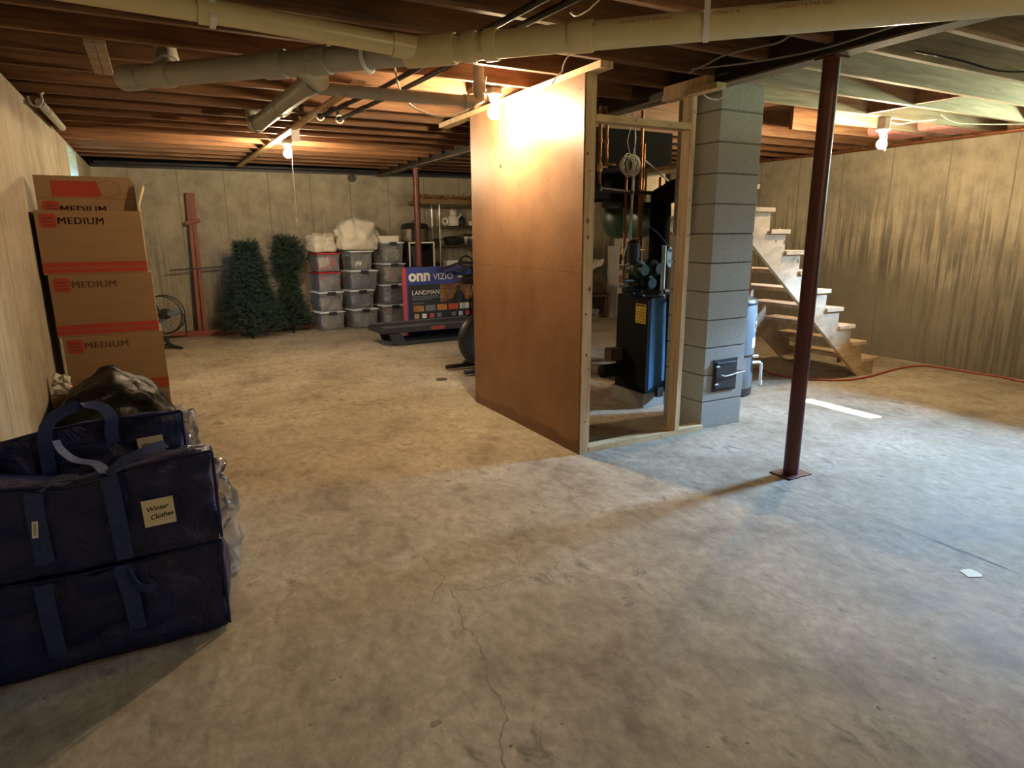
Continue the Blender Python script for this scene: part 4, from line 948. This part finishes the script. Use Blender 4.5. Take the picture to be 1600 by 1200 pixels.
# shelf unit and bench beyond the boiler room
t = thing('bookcase', 'pale open shelf unit far behind the boiler against the right wall', 'shelf unit', (6.84,8.8,0))
m = MB(); m.box((0,0,0),(.02,.3,1.22)); m.box((.50,0,0),(.52,.3,1.22)); m.box((.02,.285,0),(.5,.3,1.22)); mk('carcass', m, mt['shelf_white'], t)
for z in (.28,.58,.90,1.2): m = MB(); m.box((.02,.0,z),(.5,.284,z+.02)); mk('shelf_board', m, mt['shelf_white'], t)
m = MB(); m.box((.24,.0,.60),(.255,.28,.90)); mk('divider', m, mt['shelf_white'], t)
for nm,a,b,c,lab in (('black_radio',(6.88,8.83,1.0-.08),(.17,.12,.16),'black_pl','black box radio on the upper shelf of the pale shelf unit'),
                  ('tool_case',(6.95,8.83,.921),(.10,.1,.05),'black_mt','small black case beside the radio on the pale shelf unit'),
                  ('cardboard_carton',(6.87,8.82,.601),(.19,.2,.13),'cardboard','tan carton in the left middle compartment of the pale shelf unit'),
                  ('white_carton',(6.90,8.83,.732),(.1,.12,.08),'white_pl','small white carton on the tan carton in the pale shelf unit'),
                  ('red_box',(6.90,8.83,.301),(.17,.16,.06),'rust_red','flat reddish box on the lowest shelf of the pale shelf unit'),
                  ('grey_carton',(6.93,8.84,1.221),(.26,.2,.15),'shelf_white','pale carton standing on top of the pale shelf unit')):
    m = MB(); x,y,z=a; m.box((0,0,0),b); m.box((.01,-.003,.02),(b[0]*.6,0,b[2]*.6)); tag(mk(nm, m, mt[c], None, (x,y,z if nm!='black_radio' else .9215), bevel=.006), lab, nm.split('_')[1])
t = thing('workbench', 'low brown wooden workbench at the far right, seen through the door frame', 'workbench', (6.18,8.95,0))
m = MB(); m.box((0,0,.37),(.62,.5,.41)); mk('bench_top', m, mt['trunk'], t)
for x,y in ((.02,.02),(.53,.02),(.02,.41),(.53,.41)): m = MB(); m.box((x,y,0),(x+.07,y+.07,.37)); mk('leg', m, mt['trunk'], t)
b = puffy(.5,.36,.36,n=12,round_=.15,amp=.05,freq=6,seed=51,bulge=.1); tag(mk('brown_sack', b, mt['trunk'], None, (6.49,9.2,.411), smooth=60), 'lumpy dark brown sack on the low workbench', 'sack')
b = puffy(.42,.30,.10,n=12,round_=.15,amp=.04,freq=9,seed=52,bulge=.1, fn=lambda p: V((p.x,p.y,p.z+p.x*.35+.08)), sag=1); tag(mk('drop_cloth', b, mt['white_bag'], None, (6.49,9.15,.755), smooth=60), 'crumpled whitish cloth draped over the brown sack', 'cloth')
m = MB(); m.box((0,0,0),(.24,.2,.16)); m.lathe([(0,-.08),(.04,-.07),(.04,.07),(0,.08)], n=12, X=Tr(.12,-.03,.1) @ Rx(pi/2)); tag(mk('bench_vise', m, mt['grey_mt'], None, (6.36,8.98,.0), bevel=.01), 'grey metal tool on the floor under the low workbench', 'tool')

# stairs
t = thing('staircase', 'open wooden staircase rising to the left beside the right wall', 'staircase', (6.40,3.9,0))
RISE, RUN, NT, SW_ = .1825, .2155, 11, .90
def stringer(y0, y1):
    poly=[(-.03,0)]
    for k in range(NT):
        x=-k*RUN; poly += [(x-.03,(k+1)*RISE-.038),(x-.03-RUN,(k+1)*RISE-.038)]
    tx,tz = -.03-NT*RUN, NT*RISE-.038
    poly += [(tx,tz-.27),(-.27,0)]
    m = MB(); m.prism(poly, y0, y1, 'y'); return m
st = stringer(0,.038); knots(st, [(-.30,.33,.012),(-.8,.72,.014),(-1.35,1.18,.016),(-1.55,1.35,.018),(-1.62,1.46,.014),(-1.2,1.10,.012),(-1.75,1.55,.016),(-1.05,.95,.01),(-1.66,1.36,.012)], 0)
mk('stringer', st, [mt['stairwood'],mt['knot']], t); mk('stringer', stringer(SW_-.038,SW_), mt['stairwood'], t)
for k in range(NT):
    m = MB(); x=-k*RUN; m.box((x-.03-RUN+.005,-.02,(k+1)*RISE-.0375),(x+.004,SW_+.02,(k+1)*RISE)); mk('tread', m, mt['stairwood'], t, bevel=.003)
m = MB(); m.box((-.95,.30,.19),(-.72,.40,.225)); mk('cleat', m, mt['lumber'], t)
m = MB(); m.beam((-1.55,.85,.02),(-1.55,.85,1.02),.09,.04,up=(1,0,0)); m.beam((-1.25,.85,.02),(-1.25,.85,.76),.09,.04,up=(1,0,0)); mk('support_post', m, mt['stairwood'], t)
m = MB(); m.tube([(0,0,.0),(0,0,.13),(0,0,.16)], [.02,.02,.02], 10); m.box((-.05,-.02,.15),(.05,.02,.17)); tag(mk('floor_stub', m, mt['trunk'], None, (6.62,4.45,0), smooth=40), 'short rusty pipe stub on the floor behind the lowest stair tread', 'pipe stub')

# pressure tank behind the chimney
t = thing('water_tank', 'pale blue-grey upright tank with black bands, half hidden behind the chimney', 'water tank', (4.46,4.10,0))
m = MB(); m.lathe([(.205,.03),(.228,.06),(.23,.80),(.20,.87),(.10,.90),(0,.905)], n=40); mk('tank_shell', m, mt['tank_blue'], t, smooth=40)
for pr in ([(.215,0),(.232,.01),(.232,.075),(.225,.08)],[(.231,.82),(.233,.83),(.22,.865),(.205,.875)],[(.2305,.36),(.2315,.362),(.2315,.38),(.2305,.382)]):
    m = MB(); m.lathe(pr, n=40); mk('black_band', m, mt['black_pl'], t, smooth=40)
def onTank(u, z, r=.2315):
    a = radians(-100)+u/.23; return (r*cos(a), r*sin(a), z)
m = MB()
def patch(u0,u1,z0,z1,mi,r,shape=None):
    n=10; vs=[]; fs=[]
    for i in range(n+1):
        u=u0+(u1-u0)*i/n; vs += [onTank(u,z0,r),onTank(u,z1,r)]
    for i in range(n): fs.append((2*i,2*i+2,2*i+3,2*i+1))
    m.add(vs,fs,mi)
def disc(u,z,rad_,mi,r):
    vs=[onTank(u,z,r)]+[onTank(u+rad_*cos(2*pi*k/24),z+rad_*sin(2*pi*k/24),r) for k in range(24)]; m.add(vs,[(0,1+k,1+(k+1)%24) for k in range(24)],mi)
disc(.19,.66,.085,1,.2318); disc(.19,.66,.072,0,.2322); patch(.176,.204,.60,.72,1,.2326); patch(.14,.24,.647,.673,1,.2326)
patch(.10,.23,.44,.53,1,.2318); patch(.16,.26,.14,.19,1,.2318); patch(.12,.28,.22,.36,0,.2318)
mk('tank_label', m, [mt['black_pl'],mt['white_ink']], t, smooth=80)
m = MB(); m.tube([(-.1,-.12,.36),(.15,-.22,.36)], .014, 10); m.tube([(-.1,-.14,.305),(.18,-.22,.30),(.20,-.22,.285),(.205,-.22,.16),(.20,-.22,.10)], .014, 10); m.tube([(.205,-.22,.13),(.205,-.22,.09)], .02, 10); mk('white_pipe', m, mt['white_pl'], t, smooth=45)
m = MB(); m.tube([(.05,-.02,1.158),(.19,-.02,1.156),(.195,-.02,1.14),(.17,-.06,.75),(.10,-.12,.74)], .012, 10); mk('coppery_line', m, mt['copper'], t, smooth=45)
m = MB(); m.tube(smooth_path([(.16,-.1,.70),(.22,-.1,.69),(.235,-.1,.64),(.22,-.1,.56),(.205,-.1,.52)]), .009, 8); m.tube([(.14,-.1,.66),(.23,-.1,.66)], .012, 8); mk('brass_tap', m, mt['brass'], t, smooth=45)

# hose on the floor, coppery tube added for the lamplit sill on the right wall
hz=[(5.0,5.1),(5.3,4.75),(5.513,4.618),(5.43,4.303),(5.556,4.06),(5.749,3.86),(6.102,3.80),(6.801,3.89),(7.175,3.85),(7.243,3.69),(7.258,3.385),(7.283,3.162),(7.233,2.93),(7.25,2.4),(7.2,1.8)]
m = MB(); m.tube(smooth_path([(a,b,.011) for a,b in hz],8), .010, 8); tag(mk('garden_hose', m, mt['red_hose'], smooth=60), 'long thin red hose snaking along the floor below the right wall', 'hose')
m = MB(); m.tube([(7.345,YF+.1,2.375),(7.345,9.5,2.375)], .014, 10); m.tube([(7.31,3.0,2.36),(7.32,5.5,2.35)], .008, 8); tag(mk('coppery_line', m, mt['copper'], smooth=40), 'added coppery tube for the lit sill along the top of the right wall', 'pipe')
m = MB(); n=9; R=random.Random(1); m.prism([(.045*R.uniform(.6,1)*cos(2*pi*k/n)*1.2,.045*R.uniform(.6,1)*sin(2*pi*k/n)) for k in range(n)], 0, .002, 'z'); tag(mk('paper_scrap', m, mt['paper'], None, (2.924,1.245,.0005)), 'tiny pale paper scrap lying on the floor at the right', 'scrap')
m = MB(); m.box((-.03,-.02,0),(.03,.02,.035)); tag(mk('wall_bracket', m, mt['dark_steel'], None, (7.36,5.52,1.02)), 'tiny dark bolt sticking out of the right wall', 'bolt')
# ================================================================ pipes and cables under the joists
t = thing('drain_pipe', 'cream plastic drain pipe with branches crossing the whole ceiling diagonally', 'drain pipe', (0,0,2.25))
A0, B0 = V((-.04,4.18,0)), V((3.6,.565,0)); AX = (B0-A0).normalized()
def onp(s): return A0+AX*s
L_ = (B0-A0).length
cut = 1.75
m = MB(); m.tube([onp(cut),onp(L_)], .057, 28); N_ = AX.cross(V((0,0,1)))      # points to the camera side
if N_.y > 0: N_ = -N_
def warp(s0, ang0):
    def f(v):
        a = ang0 + v.y/.0575; p = onp(s0+v.x); q = N_*cos(a)*.0576+V((0,0,sin(a)*.0576)); return p+q
    return f
def spx(x): return (V((x,0,0)).x-A0.x)/AX.x
for s0 in (spx(1.66),spx(2.06),spx(2.52),spx(2.98)):
    m.text('CPNU-F  8', .022, Matrix.Identity(4), 1, warp=warp(s0,radians(22)))
for s0 in (spx(1.80),spx(2.215),spx(2.67)):
    m.text('CHARLOTTE PIPE N/C', .022, Matrix.Identity(4), 1, warp=warp(s0,radians(22)))
for s0 in (spx(2.07)-.13,spx(2.4)):
    m.text('- - --- -- ----', .012, Matrix.Identity(4), 1, warp=warp(s0,radians(30)))
mk('pipe', m, [mt['pvc'],mt['red_ink']], t, smooth=40)
m = MB(); m.tube([onp(0.0),onp(cut)], .057, 28); mk('pipe', m, mt['pvc_grey_dim'], t, smooth=40)  # left run of the cream pipe, coloured greyer for its dimmer light
def coup(a, b, mat='pvc', r=.064): m = MB(); m.tube([onp(a),onp(a+.008),onp(b-.008),onp(b)], [r-.002,r,r,r-.002], 28); return mk('coupling', m, mt[mat], t, smooth=40)
coup(-.02,.10,'pvc_grey_dim'); coup(.22,.30,'pvc_grey_dim'); coup(.86,.98,'pvc_grey_dim',.066); coup(1.12,1.22,'pvc_grey_dim',.066); coup(1.62,1.86,'pvc',.067); coup(2.0,2.06,'pvc',.067); coup(2.38,2.48); coup(1.90,1.96,'pvc',.065)
# upper branch (3 inch) meeting the main run in a wye
J = onp(2.0)
m = MB(); m.tube([(XL+.02,2.93,.045),(.4,2.955,.03),(1.12,2.99,.01),tuple(J)], .0445, 24); mk('branch_pipe', m, mt['pvc'], t, smooth=40)
for pp in ([(1.02,2.985,.012),(1.14,2.985,.008)],[(.24,2.95,.032),(.30,2.95,.031)]): m = MB(); m.tube(pp, .051, 24); mk('coupling', m, mt['pvc'], t, smooth=40)
# rear branch
K_ = onp(1.05)
m = MB(); m.tube([tuple(K_),(.86,3.72,-.01),(.845,3.85,0),(.79,5.5,.02),(.785,5.65,.03),(.785,5.72,.10),(.785,5.72,.36)], .055, 24); mk('branch_pipe', m, mt['pvc_grey_dim'], t, smooth=40)
for pp in ([(.85,3.74,-.006),(.84,3.90,0)],[(.825,4.62,.008),(.822,4.70,.009)],[(.79,5.45,.02),(.785,5.60,.025)]): m = MB(); m.tube(pp, .063, 24); mk('coupling', m, mt['pvc_grey_dim'], t, smooth=40)
m = MB(); m.tube([(.845,3.87,-.02),(1.2,3.87,-.018),(1.82,3.865,-.012),(1.875,3.865,0),(1.875,3.865,.36)], .034, 20); m.tube([(1.77,3.865,-.013),(1.83,3.865,-.012)], .042, 20); m.tube([(1.875,3.865,.04),(1.875,3.865,.10)], .042, 20); mk('branch_pipe', m, mt['pvc_grey_dim'], t, smooth=40)
# left end riser
m = MB(); m.tube([tuple(onp(.13)),(.16,4.12,.02),(.17,4.24,.12),(.15,4.3,.36)], .055, 24); m.tube([(.165,4.20,.09),(.165,4.235,.13)], .062, 24); mk('branch_pipe', m, mt['pvc_grey_dim'], t, smooth=40)
# hangers
def hanger(s, w=.022):
    c = onp(s); m = MB()
    ring=[c+N_*.06*cos(a)+V((0,0,.06*sin(a))) for a in [radians(180+180*k/14) for k in range(15)]]
    ring=[c-N_*.061+V((0,0,.37))]+[c-N_*.061+V((0,0,.1))]+ring+[c+N_*.061+V((0,0,.05)),c+N_*.061+V((0,0,.14))]
    ribbon(m, ring, AX, w, .003, sub=0); return mk('hanger_strap', m, mt['white_pl'], t, smooth=40)
hanger(spx(2.045))
c = onp(1.42); m = MB(); m.tube([c+N_*.066*cos(a)+V((0,0,.066*sin(a))) for a in [radians(150+220*k/16) for k in range(17)]], .011, 8); mk('hanger_hook', m, mt['white_pl'], t, smooth=40)
m = MB(); ribbon(m, [(.29,2.905,.14),(.29,2.903,.0),(.29,2.93,-.02),(.29,2.98,-.02),(.29,3.0,.0),(.29,3.0,.3)], (1,0,0), .022, .003, sub=0); mk('hanger_strap', m, mt['white_pl'], t, smooth=40)

for k,(pts,lab) in enumerate((([(1.58,2.2,2.345),(1.53,3.0,2.345),(1.535,3.6,2.345),(1.50,4.3,2.345),(1.415,5.52,2.345)],'right one of two thin dark pipes running under the joists left of the partition'),
                              ([(1.47,2.2,2.345),(1.42,3.3,2.345),(1.375,4.2,2.345),(1.245,5.45,2.345)],'left one of two thin dark pipes running under the joists left of the partition'))):
    t2 = thing('dark_pipe', lab, 'pipe', (0,0,0), 0, 'dark pipes under the joists')
    m = MB(); m.tube(pts, .015, 10); m.tube([V(pts[-1])+(V(pts[-2])-V(pts[-1])).normalized()*.45,V(pts[-1])+(V(pts[-2])-V(pts[-1])).normalized()*.62], .019, 10); m.tube([V(pts[-1]),V(pts[-1])+V((0,.02,.05)),V(pts[-1])+V((0,.02,.27))], .015, 10); mk('pipe_run', m, mt['dark_steel'], t2, smooth=40)
    q=V(pts[-1]); m = MB(); m.tube([q+V((-.03+.03*cos(a)+.03,-.02,.03*sin(a))) for a in [2*pi*i/12 for i in range(12)]], .006, 6, closed=True); mk('pipe_clip', m, mt['white_pl'], t2, smooth=40)
m = MB(); m.box((-.04,-.01,-.055),(.04,.0,.055)); m.tube([(0,-.01,.05),(0,-.012,.1)], .01, 8); tag(mk('outlet_box', m, mt['white_pl'], None, (1.235,6.42,2.33), bevel=.006), 'small cream junction plate hanging left of the far bulb', 'junction box')

def cable(label, pts, mat, r=.0045, sub=6):
    m = MB(); m.tube(smooth_path(pts,sub), r, 6); return tag(mk('electrical_cable', m, mt[mat], smooth=60), label, 'cable', 'ceiling cables')
cable('cream cable sagging in a loop to the lamp beside the hardboard partition', [(1.36,3.95,2.42),(1.385,3.95,2.30),(1.417,3.95,2.244),(1.488,3.95,2.185),(1.655,3.95,2.153),(1.832,3.95,2.204),(1.933,3.95,2.315),(1.98,3.97,2.42)], 'cable', .006)
cable('short cream lead from the loop to the lampholder by the partition', [(1.90,3.96,2.33),(1.96,3.97,2.34),(1.995,3.98,2.30),(2.01,3.99,2.28)], 'cable', .006)
cable('thin white twisted wire hanging from the joists beside the pipe coupling', [(2.20,3.28,2.44),(2.187,3.28,2.43),(2.15,3.29,2.40),(2.132,3.3,2.36),(2.125,3.3,2.33),(2.10,3.3,2.31),(2.056,3.3,2.255)], 'white_pl', .004)
cable('thin white wire end above the cream pipe at the picture top', [(1.75,2.40,2.40),(1.735,2.46,2.375),(1.74,2.50,2.37),(1.72,2.56,2.36),(1.73,2.62,2.39)], 'white_pl', .0035)
cable('upper thin grey cable running beneath the joists toward the chimney', [(2.93,3.15,2.375),(2.87,2.95,2.37),(2.82,2.76,2.372),(2.85,2.55,2.37),(2.84,2.42,2.36),(2.78,2.27,2.37)], 'cable_dk', .005)
cable('thin grey cable following the left side of the steel beam', [(2.88,3.07,2.375),(3.0,2.85,2.365),(3.12,2.65,2.37),(3.14,2.35,2.36),(3.15,1.9,2.375),(3.15,1.2,2.36)], 'cable_dk', .005)
cable('pale grey cable drooping around the top of the chimney', [(3.14,3.30,2.36),(3.25,3.32,2.30),(3.35,3.32,2.29),(3.39,3.30,2.31),(3.40,3.22,2.36),(3.42,3.10,2.37),(3.45,2.95,2.37)], 'cable', .004)
cable('black cable looping between joists right of the red post', [(3.7,2.25,2.38),(3.95,2.15,2.34),(4.25,2.10,2.31),(4.55,2.05,2.33),(4.9,1.95,2.39)], 'cable_blk', .006)
cable('black cable crossing the far left joists near the bulb', [(.55,6.9,2.385),(.8,6.95,2.365),(1.05,7.05,2.375),(1.25,7.15,2.385)], 'cable_blk', .004)
cable('thin wire leading from the right bulb along the joists', [(5.66,3.62,2.37),(5.8,3.60,2.35),(5.95,3.55,2.37),(6.1,3.45,2.385)], 'cable', .005)
cable('copper coloured cable stapled along the joists by the right wall', [(5.9,3.3,2.385),(6.3,3.4,2.37),(6.7,3.35,2.375),(7.1,3.2,2.385)], 'cable_dk', .006)
SKY, SUN, EXPO = 4500.0, 500.0, 0.0
# ================================================================ lamps, daylight, camera
def bulb_light(x, y, zb, label, chain=.35, boxh=None, glow='bulb'):
    top = 2.393; hb_ = top-zb-.155 if boxh is None else boxh
    t = thing('bare_bulb_light', label, 'ceiling light', (x,y,top), 0, 'bare bulbs on porcelain lampholders')
    z = 0; bh = max(.03, top-zb-.125)
    m = MB(); m.lathe([(.048,0),(.052,-.01),(.052,-bh),(.045,-bh)], n=8); mk('junction_box', m, mt['grey_mt'], t)
    z = -bh
    m = MB(); m.lathe([(.058,z),(.058,z-.012),(.034,z-.022),(.026,z-.05),(.022,z-.05)], n=28); mk('lampholder', m, mt['porcelain'], t, smooth=40)
    c = zb-top
    m = MB(); prof = [(.013,z-.048),(.0135,z-.062)]
    for k in range(1,13):
        a = pi*k/12*.93+.07*pi; prof.append((.041*sin(a), c+.041*cos(a)))
    m.lathe(prof, n=24); mk('bulb', m, mt[glow], t, smooth=60)
    m = MB(); m.tube([(.03,-.012,z-.02),(.036,-.016,z-.06),(.036,-.016,z-.05-chain)], .0018, 6); m.lathe([(0,z-.05-chain-.03),(.006,z-.05-chain-.02),(.005,z-.05-chain),(0,z-.05-chain+.004)], (.036,-.016,0), 8)
    mk('pull_chain', m, mt['cable'], t, smooth=40); return t
bulb_light(1.306, 7.262, 2.26, 'far lit bare bulb with a long pull cord, before the back wall', .72)
bulb_light(2.105, 4.11, 2.232, 'lit bare bulb close beside the top of the brown hardboard partition', .40, glow='bulb_mid')
bulb_light(5.62, 3.612, 2.175, 'lit bare bulb above the wooden staircase near the right wall', .1)
bulb_light(3.0, -1.667, 2.2, 'lit bare bulb behind the viewer over the empty front of the basement', .3, glow='bulb_dim')

w = bpy.data.worlds.new('sky'); bpy.context.scene.world = w; w.use_nodes = True; nt = w.node_tree
bg = nt.nodes['Background']; g = nt.nodes.new('ShaderNodeTexCoord'); s = nt.nodes.new('ShaderNodeSeparateXYZ')
nt.links.new(g.outputs['Generated'], s.inputs[0])
r = nt.nodes.new('ShaderNodeValToRGB'); e = r.color_ramp.elements
e[0].position = .49; e[0].color = (.072,.092,.060,1); e[1].position = .84; e[1].color = (.34,.57,.9,1)
for p_,c_ in ((.515,(.012,.02,.012,1)),(.585,(.03,.045,.05,1)),(.66,(.10,.16,.22,1)),(.695,(.29,.48,.77,1))):
    q_ = e.new(p_); q_.color = c_
mr = nt.nodes.new('ShaderNodeMapRange'); nt.links.new(s.outputs[2], mr.inputs[0]); mr.inputs[1].default_value=-1; mr.inputs[2].default_value=1
nt.links.new(mr.outputs[0], r.inputs[0]); nt.links.new(r.outputs[0], bg.inputs[0]); bg.inputs[1].default_value = SKY
def portal(x, y, z, dy, dz, rot):
    l = bpy.data.lights.new('window_portal','AREA'); l.shape='RECTANGLE'; l.size = dz; l.size_y = dy; l.cycles.is_portal = True
    o = bpy.data.objects.new('window_portal', l); COL.objects.link(o); o.location=(x,y,z); o.rotation_euler = rot
portal(XR+.26, 2.44, 2.143, .72, .29, (0,radians(90),0))
portal(XL-.26, 8.44, 2.15, .84, .35, (0,radians(-90),0))
sl = bpy.data.lights.new('sun','SUN'); sl.energy = SUN; sl.angle = radians(.55); sl.color = (1,.93,.82)
so = bpy.data.objects.new('sun', sl); COL.objects.link(so)
d = V((-2.55,.75,-2.065)); so.rotation_euler = d.to_track_quat('-Z','Y').to_euler()

cam = bpy.data.cameras.new('camera'); co = bpy.data.objects.new('camera', cam); COL.objects.link(co)
cam.sensor_fit = 'HORIZONTAL'; cam.sensor_width = 36; cam.lens = 36*996.67/1600; cam.clip_start = .02
yaw, pit, rol = radians(28.4876), radians(-13.2819), radians(-.343)
F = V((sin(yaw)*cos(pit), cos(yaw)*cos(pit), sin(pit))); R0 = V((cos(yaw),-sin(yaw),0)); U0 = R0.cross(F)
R1 = R0*cos(rol)+U0*sin(rol); U1 = -R0*sin(rol)+U0*cos(rol); B = -F
co.matrix_world = Matrix(((R1.x,U1.x,B.x,0),(R1.y,U1.y,B.y,0),(R1.z,U1.z,B.z,1.44),(0,0,0,1)))
sc = bpy.context.scene; sc.camera = co
sc.view_settings.view_transform = 'Standard'; sc.view_settings.look = 'None'; sc.view_settings.gamma = 1.0
sc.view_settings.use_curve_mapping = False; sc.view_settings.exposure = EXPO
